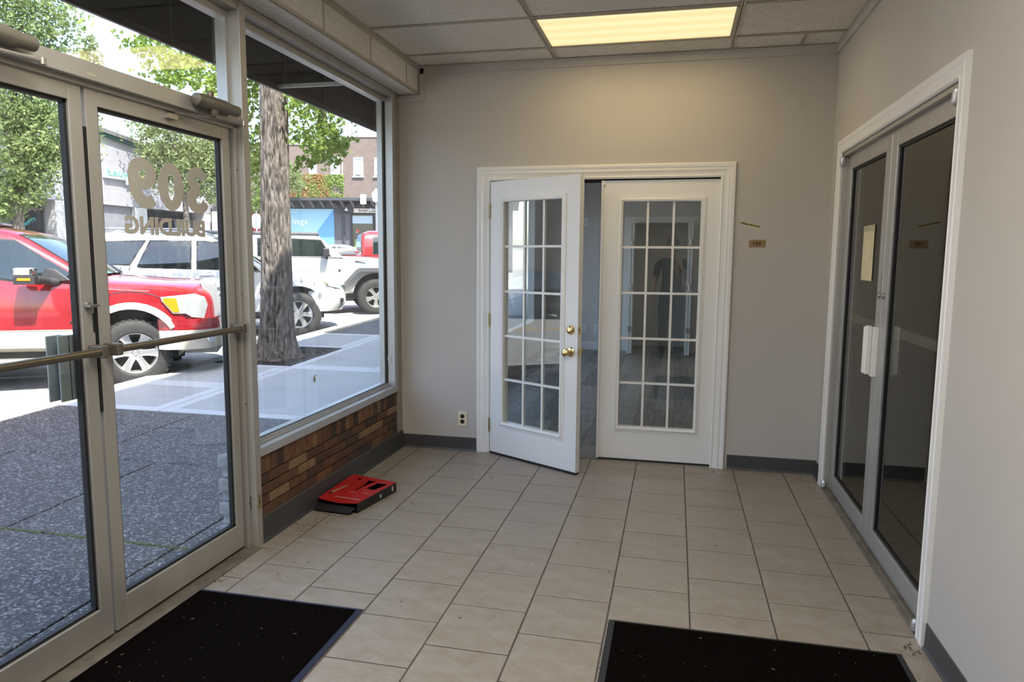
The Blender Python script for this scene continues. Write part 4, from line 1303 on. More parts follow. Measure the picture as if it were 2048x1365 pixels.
# ================================================================== VEHICLES
HD = R(30)
def paint(name, col, rough=.25):
    return mat(name, col, rough, 0.0, var=.02, vscale=3, coat=1.0)
CARGLASS = mat('car_glass', (.012, .02, .021), .03, 0, var=.1, vscale=3, spec=.9)
TYRE = mat('tyre_rubber', (.035, .034, .033), .8, var=.15, vscale=10)
ALLOY = mat('alloy_rim', (.62, .61, .59), .3, .75, var=.05)
DARKT = mat('dark_trim', (.03, .03, .032), .5, var=.1)
LAMP = mat('lamp_lens', (.50, .53, .54), .12, .35, var=.05, coat=1.0)
AMBER = mat('amber_lens', (.80, .26, .012), .2, var=.05)
REDL = mat('red_lens', (.4, .01, .01), .2, var=.05)

def interp(tab, x):
    if x <= tab[0][0]: return tab[0][1]
    for (a, va), (b, vb) in zip(tab[:-1], tab[1:]):
        if x <= b: return va + (vb - va) * (x - a) / (b - a)
    return tab[-1][1]

def patch(name, poly, surf, m, parent, off=.004, thick=.012, cx=(), cz=(), mirror=0.0, both=True):
    """panel lying on a body side: poly in (x, z), surf(x, z) -> half width; built at y = mirror - half width (near side) and opposite"""
    for side in ((-1, 1) if both else (-1,)):
        bm = bmesh.new()
        vs = [bm.verts.new((x, 0, z)) for x, z in poly]
        bm.faces.new(vs)
        for x in cx:
            bmesh.ops.bisect_plane(bm, geom=bm.verts[:] + bm.edges[:] + bm.faces[:], plane_co=(x, 0, 0), plane_no=(1, 0, 0))
        for z in cz:
            bmesh.ops.bisect_plane(bm, geom=bm.verts[:] + bm.edges[:] + bm.faces[:], plane_co=(0, 0, z), plane_no=(0, 0, 1))
        bmesh.ops.triangulate(bm, faces=[f for f in bm.faces if len(f.verts) > 4])
        r = bmesh.ops.extrude_face_region(bm, geom=bm.faces[:])
        new = {g for g in r['geom'] if isinstance(g, bmesh.types.BMVert)}
        for v in bm.verts:
            w = surf(v.co.x, v.co.z)
            v.co.y = mirror + side * (w + (off if v in new else off - thick))
        bmesh.ops.recalc_face_normals(bm, faces=bm.faces)
        me = bpy.data.meshes.new(name); bm.to_mesh(me); bm.free()
        me.materials.append(m)
        me.polygons.foreach_set('use_smooth', [True] * len(me.polygons)); me.set_sharp_from_angle(angle=R(30))
        o = bpy.data.objects.new(name, me); COL.objects.link(o); o.parent = parent
        OFFSET[o.name] = (0, 0, 0)
    return o

def wheel(parent, x, y, r, rim, wid, side, spokes, steer=0.0, proto={}):
    key = (r, rim, wid, side, spokes)
    if key not in proto:
        m2 = MB(); m2.smooth = True
        hw = wid / 2
        m2.lathe([(-hw * .7, rim), (-hw * .95, rim + .02), (-hw, (r + rim) / 2), (-hw * .9, r - .03), (-hw * .72, r - .006), (0, r), (hw * .72, r - .006), (hw * .9, r - .03), (hw, (r + rim) / 2), (hw * .95, rim + .02), (hw * .7, rim)], (0, 0, 0), (0, 1, 0), 40, False)
        for k in range(36):
            a = 2 * PI * k / 36
            u = Vector((math.cos(a), 0, math.sin(a))); v = Vector((-u.z, 0, u.x))
            for s in (-1, 1):
                m2.obox(u * (r - .012) + Vector((0, s * hw * .52 - .25 * wid * .5, 0)) + v * (.012 * s), u * .019, v * r * .1, (0, wid * .24, 0))
        tm = m2.mesh('tyre', [TYRE], angle=35)
        m2 = MB()
        o_ = side * hw * .62
        m2.lathe([(o_ - side * .16, rim * .9), (o_ - side * .02, rim * .93), (o_, rim * .97), (o_ + side * .004, rim + .004), (o_ - side * .01, rim + .008)], (0, 0, 0), (0, 1, 0), 40, False)
        m2.lathe([(o_ - side * .03, 0), (o_ - side * .028, rim * .22), (o_ - side * .05, rim * .3)], (0, 0, 0), (0, 1, 0), 24, False)
        m2.lathe([(o_ - side * .005, 0), (o_ - side * .006, rim * .12), (o_ - side * .02, rim * .18), (o_ - side * .05, rim * .2)], (0, 0, 0), (0, 1, 0), 24, False)
        for k in range(spokes):
            a = 2 * PI * (k + .25) / spokes
            u = Vector((math.cos(a), 0, math.sin(a))); v = Vector((-u.z, 0, u.x)); n = Vector((0, side, 0))
            w0, w1 = rim * .16, rim * (1.15 / spokes)
            b = n * (side * o_)
            b = Vector((0, o_, 0))
            rings = []
            for t, w, d in ((.15, w0, -.012), (.5, w0 * .95, -.02), (.8, w1, -.012), (.97, w1 * 1.25, -.004)):
                p = u * (rim * t) + b + n * d
                rings.append([p - v * w, p - v * w * .5 + n * .006, p + v * w * .5 + n * .006, p + v * w, p + v * w * .8 - n * .03, p - v * w * .8 - n * .03])
            m2.loft(rings)
        for k in range(6):
            a = 2 * PI * k / 6
            u = Vector((math.cos(a), 0, math.sin(a)))
            m2.lathe([(o_ - side * .03, rim * .05), (o_ - side * .012, rim * .045), (o_ - side * .008, 0)], u * rim * .26, (0, 1, 0), 8)
        rm = m2.mesh('rim', [ALLOY], angle=35, recalc=True)
        m2 = MB(); m2.lathe([(o_ - side * .14, 0), (o_ - side * .14, rim * .92)], (0, 0, 0), (0, 1, 0), 24)
        m2.lathe([(o_ - side * .1, rim * .55), (o_ - side * .085, rim * .55), (o_ - side * .085, .02)], (0, 0, 0), (0, 1, 0), 24)
        bm_ = m2.mesh('brake_disc', [DARKT])
        proto[key] = (tm, rm, bm_)
    tm, rm, bm_ = proto[key]
    w = bpy.data.objects.new('wheel', None); COL.objects.link(w); w.parent = parent; w.location = (x, y, r - .006); w.rotation_euler = (0, rnd.uniform(0, 1), steer); w.empty_display_size = .1
    OFFSET[w.name] = (0, 0, 0)
    w.rotation_mode = 'ZYX'
    for nm, me in (('tyre', tm), ('rim', rm), ('brake_disc', bm_)):
        o = bpy.data.objects.new(nm, me); COL.objects.link(o); o.parent = w
    return w

def vehicle(name, label, cat, loc, rot, S, group=None):
    t = thing(name, label, cat, loc, rot, group)
    OFFSET[t.name] = (0, 0, 0)
    yc = S['w'] - .0               # body centre line in local y (near side at y = 0)
    hwt = S['hw']                  # [(x, half width)]
    st = S['stations']             # (x, zb, zs, zt)
    P = paint(S['paint'][0], S['paint'][1])
    def sec(x, zb, zs, zt):
        hw = interp(hwt, x)
        pts = [(0, zb), (hw - .10, zb), (hw - .03, zb + .05), (hw - .005, zb + .22 * (zs - zb)), (hw, zb + .55 * (zs - zb)), (hw - .008, zs - .10), (hw - .035, zs - .02), (hw - .09, zs + .012), (hw - .22, zs + (zt - zs) * .45), (hw * .5, zs + (zt - zs) * .85), (0, zt)]
        ring = [Vector((x, yc - y, z)) for y, z in pts] + [Vector((x, yc + y, z)) for y, z in pts[-2:0:-1]]
        return ring
    zt_tab = [(a[0], a[1:]) for a in st]
    def side_hw(x, z):
        hw = interp(hwt, x)
        zb = interp([(a[0], a[1]) for a in st], x); zs = interp([(a[0], a[2]) for a in st], x)
        f = (z - zb) / (zs - zb)
        return interp([(0, hw - .10), (.05, hw - .03), (.22, hw - .005), (.55, hw), (.85, hw - .01), (.97, hw - .035), (1.0, hw - .08)], f)
    mb = MB(); mb.loft([sec(*a) for a in st])
    bm = bmesh.new()
    me0 = mb.mesh('body_shell', [P], recalc=True)
    bm.from_mesh(me0)
    mats_ = [P]
    if 'clad' in S:
        zc, cm = S['clad']
        bmesh.ops.bisect_plane(bm, geom=bm.verts[:] + bm.edges[:] + bm.faces[:], plane_co=(0, 0, zc), plane_no=(0, 0, 1))
        for f in bm.faces:
            if f.calc_center_median().z < zc: f.material_index = 1
        mats_.append(cm)
    me = bpy.data.meshes.new('body_shell'); bm.to_mesh(me); bm.free()
    for m in mats_: me.materials.append(m)
    body = bpy.data.objects.new('body', me); COL.objects.link(body); body.parent = t; OFFSET[body.name] = (0, 0, 0)
    # wheel arches cut out of the shell
    cut = MB()
    ra = S['arch']
    for ax in S['axles']:
        for y0, y1 in ((-.2, .34), (2 * yc - .34, 2 * yc + .2)):
            cut.lathe([(0, ra), (y1 - y0, ra)], (ax, y0, S['r'] + .03), (0, 1, 0), 40)
    cme = cut.mesh('cut', [DARKT], recalc=True)
    co = bpy.data.objects.new('cut', cme); COL.objects.link(co); co.matrix_world = Matrix.Translation(loc) @ Matrix.Rotation(rot, 4, 'Z')
    bpy.context.view_layer.update()
    bmod = body.modifiers.new('arches', 'BOOLEAN'); bmod.object = co; bmod.operation = 'DIFFERENCE'; bmod.solver = 'EXACT'
    dg = bpy.context.evaluated_depsgraph_get()
    me2 = bpy.data.meshes.new_from_object(body.evaluated_get(dg), preserve_all_data_layers=True, depsgraph=dg)
    body.modifiers.clear(); body.data = me2; me2.name = 'body'
    mi_ = [min(p.material_index, len(mats_)) for p in me2.polygons]
    me2.materials.clear()
    for m in mats_ + [DARKT]: me2.materials.append(m)
    me2.polygons.foreach_set('material_index', mi_)
    # cut walls: dark
    for p in me2.polygons:
        c = p.center
        for ax in S['axles']:
            d = math.hypot(c.x - ax, c.z - S['r'] - .03)
            if d < ra + .012 and (abs(p.normal.y) < .35) and d > ra - .05: p.material_index = len(mats_)
            if d < ra - .01 and abs(abs(p.normal.y) - 1) < .1 and (.3 < c.y < 2 * yc - .3): p.material_index = len(mats_)
    me2.polygons.foreach_set('use_smooth', [True] * len(me2.polygons)); me2.set_sharp_from_angle(angle=R(28))
    bpy.data.objects.remove(co)
    # greenhouse: levels (z, x_front, x_rear, half width, corner radius)
    lv = S['cab']
    def ring(z, xf, xr, hw, rc, bow):
        pts = []
        n = 5
        for k in range(n + 1):          # near front corner
            a = PI / 2 * k / n
            pts.append((xf - rc + rc * math.sin(a) , yc - hw + rc - rc * math.cos(a)))
        pts2 = [(x, 2 * yc - y) for x, y in pts][::-1]
        fr = pts + pts2
        fr = [(x + bow * (1 - ((y - yc) / hw) ** 2), y) for x, y in fr]
        rr = [(xr + rc * .6 - rc * .6 * math.sin(a), yc + hw - rc * .6 + rc * .6 * math.cos(a)) for a in [PI / 2 * k / n for k in range(n + 1)]]
        rr2 = [(x, 2 * yc - y) for x, y in rr][::-1]
        return [Vector((x, y, z)) for x, y in fr + rr + rr2]
    mb = MB(); rings = [ring(*l) for l in lv]
    mb.loft(rings, caps=False)
    top = [p + Vector((0, 0, 0)) for p in rings[-1]]
    zc = lv[-1][0] + S.get('crown', .03)
    ctr = Vector((sum(p.x for p in top) / len(top), yc, 0))
    r2 = [Vector((ctr.x + (p.x - ctr.x) * .55, yc + (p.y - yc) * .55, zc)) for p in top]
    b0 = len(mb.v) - len(top)
    mb.add(r2, [tuple(range(len(r2)))])
    n = len(top); c0 = len(mb.v) - n
    for k in range(n): mb.face((b0 + k, b0 + (k + 1) % n, c0 + (k + 1) % n, c0 + k))
    CP = S.get('cab_mat', P)
    cab = mb.build('cab', CP, t, local=True, angle=38, recalc=True)
    hz_ = [(l[0], l[3]) for l in lv]
    def cab_hw(x, z): return interp(hz_, z)
    zf = [(l[0], l[1]) for l in lv]; zr = [(l[0], l[2]) for l in lv]
    for poly in S['windows']:
        # dark frame, then glass
        cxm = sum(p[0] for p in poly) / len(poly); czm = sum(p[1] for p in poly) / len(poly)
        big = [(cxm + (x - cxm) * 1.0 + (.022 if x > cxm else -.022), z + (.02 if z > czm else -.02)) for x, z in poly]
        zs_ = [l[0] for l in lv]
        patch('window_frame', big, cab_hw, S.get('frame_mat', DARKT), t, .004, .015, cz=zs_, mirror=yc)
        patch('window', poly, cab_hw, S.get('glass', CARGLASS), t, .008, .015, cz=zs_, mirror=yc)
    # windshield and rear window
    def front_patch(nm, z0, z1, inset, tab, bows, sgn, m, zo=0.0):
        bm = bmesh.new(); nz, ny = 6, 12
        grid = []
        for i in range(nz + 1):
            z = z0 + (z1 - z0) * i / nz
            hw = interp(hz_, z) - inset - .02 * i / nz
            row = []
            for j in range(ny + 1):
                y = -hw + 2 * hw * j / ny
                full = interp(hz_, z)
                x = interp(tab, z) + interp(bows, z) * (1 - (y / full) ** 2) if sgn > 0 else interp(tab, z)
                row.append(bm.verts.new((x + sgn * (.006 + zo), yc + y, z)))
            grid.append(row)
        for i in range(nz):
            for j in range(ny):
                bm.faces.new((grid[i][j], grid[i][j + 1], grid[i + 1][j + 1], grid[i + 1][j]))
        r = bmesh.ops.extrude_face_region(bm, geom=bm.faces[:])
        for g in r['geom']:
            if isinstance(g, bmesh.types.BMVert): g.co.x -= sgn * .02
        bmesh.ops.recalc_face_normals(bm, faces=bm.faces)
        me = bpy.data.meshes.new(nm); bm.to_mesh(me); bm.free(); me.materials.append(m)
        me.polygons.foreach_set('use_smooth', [True] * len(me.polygons)); me.set_sharp_from_angle(angle=R(40))
        o = bpy.data.objects.new(nm, me); COL.objects.link(o); o.parent = t; OFFSET[o.name] = (0, 0, 0)
    bows = [(l[0], l[5]) for l in lv]
    z0, z1 = S['shield']
    front_patch('windshield', z0, z1, S.get('apillar', .10), zf, bows, 1, S.get('glass', CARGLASS))
    if S.get('rear_window', True): front_patch('rear_window', z0 + .04, z1 - .02, .2, zr, [(0, 0), (9, 0)], -1, CARGLASS)
    # wheels
    for i, ax in enumerate(S['axles']):
        wheel(t, ax, S['wi'], S['r'], S['rim'], S['tw'], -1, S['spokes'], S.get('steer', 0) if i == 0 else 0)
        wheel(t, ax, 2 * yc - S['wi'], S['r'], S['rim'], S['tw'], 1, S['spokes'], S.get('steer', 0) if i == 0 else 0)
    # underbody
    m2 = MB(); zb = min(a[1] for a in st) + .02
    m2.box(S['axles'][1] - .5, S['axles'][0] + .45, .35, 2 * yc - .35, zb - .12, zb + .12)
    m2.build('chassis', DARKT, t, local=True)
    return t, side_hw, cab_hw, yc

def seam(t, pts, surf, yc, w=.004, m=DARKT, nm='panel_seam'):
    for side in (-1, 1):
        m2 = MB(); m2.tube([(x, yc + side * (surf(x, z) + .0005), z) for x, z in pts], w, 5); m2.build(nm, m, t, local=True)

def arch_pts(ax, zc, r, a0, a1, n=16):
    return [(ax + r * math.cos(R(a0 + (a1 - a0) * k / n)), zc + r * math.sin(R(a0 + (a1 - a0) * k / n))) for k in range(n + 1)]

def flare(t, ax, zc, r0, r1, a0, a1, surf, yc, m, off=.03, nm='fender_flare'):
    po = arch_pts(ax, zc, r1, a0, a1); pi_ = arch_pts(ax, zc, r0, a0, a1)
    for side in (-1, 1):
        m2 = MB(); rings = []
        for (x, z), (x2, z2) in zip(po, pi_):
            w = surf(x, z); w2 = surf(x2, z2)
            b = max(w, w2)
            rings.append([Vector((x, yc + side * (w - .01), z)), Vector((x, yc + side * (w + off * .35), z)), Vector(((x + x2) / 2, yc + side * (b + off), (z + z2) / 2)), Vector((x2, yc + side * (b + off * .9), z2)), Vector((x2, yc + side * (b - .05), z2))])
        m2.loft(rings); m2.build(nm, m, t, local=True, angle=40, recalc=True)

# ---- red pickup in the nearest bay
CREAM = mat('cream_paint', (.55, .50, .40), .3, var=.02, coat=.8)
S = dict(w=.99, paint=('red_paint', (.29, .010, .016)), r=.405, rim=.245, tw=.27, wi=.14, arch=.50, spokes=6, axles=(0, -3.68), steer=R(14),
    hw=[(-4.75, .95), (-4.5, .99), (-.6, .99), (.35, .985), (.58, .955), (.74, .88), (.85, .76), (.90, .66)],
    stations=[(-4.75, .62, 1.32, 1.33), (-4.4, .55, 1.34, 1.35), (-3.3, .47, 1.34, 1.35), (-2.9, .46, 1.32, 1.34), (-1.8, .45, 1.30, 1.32), (-.7, .44, 1.255, 1.31), (-.45, .44, 1.23, 1.325), (0, .44, 1.20, 1.30), (.35, .42, 1.175, 1.27), (.55, .40, 1.155, 1.262), (.68, .41, 1.135, 1.25), (.78, .43, 1.11, 1.235), (.86, .45, 1.07, 1.20), (.90, .50, .99, 1.08)],
    clad=(.69, CREAM), cab=[(1.24, -.33, -2.95, .955, .10, .10), (1.35, -.47, -2.97, .94, .12, .10), (1.55, -.76, -3.0, .885, .14, .10), (1.72, -1.02, -3.02, .835, .15, .09), (1.82, -1.2, -3.0, .79, .16, .07), (1.872, -1.42, -2.9, .70, .2, .04)], crown=.045,
    windows=[[(-.60, 1.315), (-.62, 1.36), (-1.16, 1.715), (-1.72, 1.745), (-1.74, 1.33), (-1.3, 1.30), (-.97, 1.235), (-.85, 1.24)], [(-1.84, 1.34), (-1.83, 1.745), (-2.55, 1.73), (-2.75, 1.6), (-2.8, 1.36)]], shield=(1.335, 1.80), apillar=.05)
trk, shw, chw, yc = vehicle('pickup_truck', 'red pickup truck with cream lower body and chrome mirror, parked nearest the doors', 'truck', (-4.37, 2.03, gz(2.0) - .105), HD, S)
CH = CHROME()
flare(trk, 0, .435, .495, .575, 30, 197, shw, yc, CREAM, .035)
flare(trk, -3.68, .435, .495, .575, -18, 200, shw, yc, CREAM, .035)
# raised fender lip crease
for sd in (-1, 1):
    m2 = MB(); m2.tube([(x, yc + sd * (shw(x, min(z, 1.14)) + .002), z) for x, z in arch_pts(0, .40, .735, 30, 150)], .007, 6); m2.build('fender_crease', DARKT, trk, local=True)
# headlamps, wrapping to the front
xs_c = tuple(.38 + .03 * q for q in range(16))
zs_c = tuple(.80 + .03 * q for q in range(11))
patch('headlight', [(.33, 1.07), (.345, 1.02), (.46, .87), (.60, .865), (.66, .82), (.79, .80), (.83, .96), (.80, 1.06), (.70, 1.105)], shw, LAMP, trk, .022, .07, cx=xs_c, cz=zs_c, mirror=yc)
patch('amber_lamp', [(.355, 1.055), (.36, 1.02), (.465, .885), (.53, .885), (.50, 1.055)], shw, AMBER, trk, .027, .03, cx=(.38, .41, .44, .47, .5, .52), cz=zs_c, mirror=yc)
# grille: chrome surround with bars
BM = mat('bright_metal', (.80, .81, .82), .22, .7, var=.03)
gy0, gy1 = yc - .62, yc + .62
m2 = MB()
for sd in (-1, 1):
    y0 = gy0 - .05 if sd < 0 else gy1 - .07
    m2.prism([(.74, y0, 1.235), (.905, y0, 1.215), (.955, y0, 1.02), (.975, y0, .82), (.86, y0, .78)], (0, .12, 0))
m2.prism([(.72, gy0, 1.262), (.91, gy0, 1.235), (.925, gy0, 1.15), (.80, gy0, 1.14)], (0, 1.24, 0)); m2.prism([(.85, gy0, .83), (.985, gy0, .84), (.98, gy0, .785), (.83, gy0, .78)], (0, 1.24, 0))
m2.build('grille_surround', BM, trk, local=True, bevel=.015)
m2 = MB(); m2.box(.80, .905, gy0 + .05, gy1 - .05, .80, 1.16); m2.build('grille_mesh', mat('mesh_grey', (.10, .10, .11), .4, .5), trk, local=True)
for z in (.89, .955, 1.02, 1.085):
    m2 = MB(); m2.box(.87, .985 - (z - .85) * .16, gy0 + .05, gy1 - .05, z - .016, z + .016); m2.build('grille_bar', BM, trk, local=True, bevel=.006)
m2 = MB(); m2.lathe([(0, .0), (0, .085), (.012, .08), (.014, 0)], (.965, yc, .99), (1, 0, .15), 20); m2.build('grille_emblem', BM, trk, local=True)
# bumper: red upper, cream main, chrome-ish centre
def plan(off, xs):   # bumper outline in plan, near side to far side
    half = [(-.0 + xs, .0), (.22 + xs, -.012), (.36 + xs, .02), (.47 + xs, .10), (.54 + xs, .22), (.585 + xs, .42), (.60 + xs, .7)]
    return [(x + off, y) for x, y in half] + [(x + off, 2 * yc - y) for x, y in half[::-1]]
def bumper(z0, z1, off, m, nm, xs=.36, lean=.0):
    a = plan(off, xs); rings = []
    for d, z in ((0, z0), (.0, z0 + .0)): pass
    b = [(x - .10, yc + (y - yc) * .93) for x, y in a]
    m2 = MB(); rings = []
    for (x, y), (x2, y2) in zip(a, b):
        rings.append([Vector((x + lean, y, z1)), Vector((x + lean * .5 + .006, y, (z0 + z1) / 2)), Vector((x, y, z0)), Vector((x2, y2, z0)), Vector((x2, y2, z1))])
    m2.loft(rings); return m2.build(nm, m, trk, local=True, angle=50, recalc=True)
bumper(.665, .80, .012, P if False else MATS['red_paint'], 'bumper_top', .36, -.01)
bumper(.43, .665, .018, CREAM, 'bumper')
m2 = MB(); m2.box(.94, 1.0, yc - .5, yc + .5, .46, .64); m2.build('bumper_insert', CH, trk, local=True, bevel=.015)
m2 = MB(); m2.lathe([(0, .055), (.02, .05), (.021, 0)], (.86, .10, .555), (.75, -.66, 0), 18); m2.build('fog_lamp', LAMP, trk, local=True)
m2 = MB(); m2.box(.55, .93, .18, 2 * yc - .18, .36, .45); m2.build('air_dam', mat('dam_grey', (.2, .19, .17), .7), trk, local=True, bevel=.02)
for y in (yc - .3, yc + .3):
    m2 = MB(); m2.tube([(.93, y, .42), (1.02, y, .40), (1.04, y, .44), (1.0, y, .47)], .012, 8); m2.build('tow_hook', CH, trk, local=True)
# rocker, running board, seams, mirror, emblem, handle
m2 = MB(); m2.box(-3.0, -.55, -.03, .12, .33, .37); m2.box(-3.0, -.55, 2 * yc - .12, 2 * yc + .03, .33, .37); m2.build('running_board', mat('board_metal', (.5, .5, .48), .35, .7), trk, local=True, bevel=.015)
seam(trk, [(-.635, 1.24), (-.64, .9), (-.65, .46)], shw, yc)
seam(trk, [(-1.79, 1.3), (-1.80, .9), (-1.79, .46)], shw, yc)
seam(trk, [(-.6, 1.185), (.2, 1.14), (.62, 1.09)], shw, yc, .003, mat('pinstripe', (.6, .45, .4), .4), 'pinstripe')
seam(trk, [(-1.9, 1.22), (-.66, 1.19)], shw, yc, .003, mat('pinstripe', (.6, .45, .4), .4), 'pinstripe')
seam(trk, [(-3.0, .70), (-.52, .695)], shw, yc, .006, CREAM, 'cladding_edge')
for side in (0, 1):
    yy = -.16 if side == 0 else 2 * yc + .16
    s_ = 1 if side == 0 else -1
    m2 = MB(); m2.box(-1.09, -.88, yy - .11, yy + .07, 1.235, 1.33); m2.tube([(-.90, yy, 1.285), (-.82, yy + s_ * .14, 1.26), (-.74, yy + s_ * .21, 1.25)], [.05, .045, .05], 10)
    m2.prism([(-.60, yy + s_ * .165, 1.27), (-.95, yy + s_ * .165, 1.245), (-.92, yy + s_ * .20, 1.29), (-.86, yy + s_ * .20, 1.42), (-.76, yy + s_ * .20, 1.40)], (0, s_ * .02, 0))
    mir = m2.build('mirror', DARKT, trk, local=True, bevel=.02)
    m2 = MB(); m2.box(-1.095, -.89, yy - .115, yy + .075, 1.325, 1.425); o = m2.build('mirror_cap', CH, mir, local=True, bevel=.035, seg=3)
    m2 = MB(); m2.box(-1.05, -.92, yy - s_ * .117, yy - s_ * .105, 1.275, 1.305); m2.build('mirror_blinker', AMBER, mir, local=True, bevel=.004)
m2 = MB(); m2.lathe([(0, .05), (.006, .046), (.007, 0)], (-.50, .004, .82), (0, -1, 0), 20); m2.build('badge', CH, trk, local=True)
patch('door_handle', [(-1.68, 1.10), (-1.68, 1.145), (-1.44, 1.14), (-1.44, 1.10)], shw, CH, trk, .03, .03, mirror=yc)
m2 = MB(); m2.tube([(-1.62, yc, 1.912), (-1.55, yc, 1.925), (-1.45, yc, 1.91)], [.02, .03, .02], 8); m2.build('roof_marker', DARKT, trk, local=True)
for q in (.3, -.25):
    m2 = MB(); m2.tube([(-.24, yc + q, 1.36), (-.30, yc + q + .35, 1.40)], .008, 6); m2.build('wiper', BLACK(), trk, local=True)
m2 = MB(); m2.box(-4.72, -3.05, .06, 2 * yc - .06, 1.345, 1.36); m2.build('bed_cover', BLACK(), trk, local=True)

# ---- white SUV in the next bay
WP = ('white_paint', (.74, .74, .73))
S = dict(w=.95, paint=WP, r=.395, rim=.24, tw=.26, wi=.14, arch=.475, spokes=6, axles=(0, -2.79),
    hw=[(-3.75, .86), (-3.5, .93), (-.6, .95), (.3, .945), (.5, .91), (.66, .83), (.78, .71), (.85, .55)],
    stations=[(-3.75, .5, 1.15, 1.16), (-3.5, .44, 1.22, 1.24), (-2.6, .40, 1.23, 1.25), (-1.4, .40, 1.20, 1.22), (-.55, .40, 1.15, 1.18), (-.2, .42, 1.09, 1.20), (.2, .42, 1.045, 1.165), (.42, .42, 1.01, 1.12), (.58, .44, .96, 1.06), (.70, .46, .90, .98), (.78, .48, .84, .90), (.85, .52, .76, .80)],
    cab=[(1.16, -.42, -3.68, .905, .10, .08), (1.3, -.66, -3.7, .885, .12, .08), (1.5, -.98, -3.66, .83, .13, .08), (1.66, -1.24, -3.58, .78, .14, .07), (1.745, -1.42, -3.5, .73, .16, .05), (1.79, -1.65, -3.35, .63, .2, .03)], crown=.03,
    windows=[[(-.66, 1.19), (-1.17, 1.64), (-1.63, 1.665), (-1.64, 1.205)], [(-1.76, 1.21), (-1.75, 1.665), (-2.36, 1.66), (-2.56, 1.25), (-2.5, 1.225)], [(-2.70, 1.27), (-2.46, 1.66), (-3.3, 1.63), (-3.42, 1.3)]], shield=(1.2, 1.73), apillar=.06)
suv, shw, chw, yc = vehicle('white_suv', 'white SUV with roof rails, between the cream-trimmed red pickup and the off-road wagon', 'car', (-4.63, 6.36, gz(6.35) - .105), HD, S)
for sd in (-1, 1):
    m2 = MB(); m2.tube([(-3.3, yc + sd * .62, 1.80), (-3.15, yc + sd * .64, 1.865), (-1.75, yc + sd * .64, 1.875), (-1.5, yc + sd * .62, 1.80)], .022, 8); m2.build('roof_rail', mat('rail_grey', (.3, .31, .32), .4, .4), suv, local=True)
for x in (-2.9, -2.0):
    m2 = MB(); m2.tube([(x, yc - .62, 1.87), (x, yc + .62, 1.87)], .018, 8); m2.build('cross_bar', DARKT, suv, local=True)
patch('headlight', [(.45, .98), (.52, .90), (.74, .84), (.78, .90), (.66, 1.0), (.5, 1.04)], shw, LAMP, suv, .01, .05, cx=(.5, .58, .66, .74), mirror=yc)
patch('amber_lamp', [(.44, 1.0), (.47, 1.02), (.58, .955), (.52, .92)], shw, AMBER, suv, .013, .03, cx=(.5,), mirror=yc)
def suv_bumper():
    half = [(.30, .02), (.45, .015), (.60, .07), (.72, .17), (.80, .32), (.86, .6)]
    a = half + [(x, 2 * yc - y) for x, y in half[::-1]]
    m2 = MB(); rings = []
    for x, y in a:
        x2, y2 = x - .12, yc + (y - yc) * .92
        rings.append([Vector((x - .01, y, .80)), Vector((x + .012, y, .70)), Vector((x + .008, y, .58)), Vector((x - .06, y + (.02 if y < yc else -.02), .44)), Vector((x2, y2, .44)), Vector((x2, y2, .80))])
    m2.loft(rings); m2.build('bumper', MATS['white_paint'], suv, local=True, angle=50, recalc=True)
suv_bumper()
m2 = MB()
for y in (.22, 2 * yc - .22): m2.box(.74, .80, y - .06, y + .06, .60, .67)
m2.build('fog_recess', BLACK(), suv, local=True, bevel=.01)
m2 = MB(); m2.box(.70, .86, yc - .42, yc + .42, .80, .90)
for z in (.82, .86): m2.box(.8, .875, yc - .4, yc + .4, z, z + .015)
m2.build('grille', CHROME(), suv, local=True)
seam(suv, [(-.62, 1.14), (-.64, .8), (-.62, .45)], shw, yc, .0035); seam(suv, [(-1.7, 1.19), (-1.71, .8), (-1.70, .45)], shw, yc, .0035); seam(suv, [(-2.56, 1.2), (-2.5, .85), (-2.35, .7)], shw, yc, .0035)
seam(suv, [(-.4, 1.07), (.2, 1.02), (.46, .985)], shw, yc, .003)
patch('door_handle', [(-1.62, 1.09), (-1.62, 1.125), (-1.42, 1.12), (-1.42, 1.09)], shw, CHROME(), suv, .028, .03, mirror=yc)
patch('door_handle', [(-2.48, 1.1), (-2.48, 1.135), (-2.28, 1.13), (-2.28, 1.1)], shw, CHROME(), suv, .028, .03, mirror=yc)
patch('side_marker', [(-.23, .98), (-.23, .91), (-.205, .90), (-.20, .99)], shw, DARKT, suv, .006, .01, mirror=yc)
m2 = MB(); m2.box(-2.3, -.55, -.01, .1, .37, .41); m2.box(-2.3, -.55, 2 * yc - .1, 2 * yc + .01, .37, .41); m2.build('side_step', BLACK(), suv, local=True, bevel=.01)
for sd in (0, 1):
    yy = -.10 if sd == 0 else 2 * yc + .10
    m2 = MB(); m2.box(-.90, -.75, yy - .09, yy + .09, 1.17, 1.32); m2.box(-.85, -.76, min(yy, yy + (.2 if sd == 0 else -.2)), max(yy, yy + (.2 if sd == 0 else -.2)), 1.17, 1.21); m2.build('mirror', MATS['white_paint'], suv, local=True, bevel=.03)
patch('lettering', [(-.98, .735), (-.98, .755), (-.90, .755), (-.90, .735)], shw, mat('badge_grey', (.4, .41, .43), .4), suv, .004, .006, mirror=yc)
patch('lettering', [(-.86, .735), (-.86, .755), (-.76, .755), (-.76, .735)], shw, mat('badge_grey', (.4, .41, .43), .4), suv, .004, .006, mirror=yc)

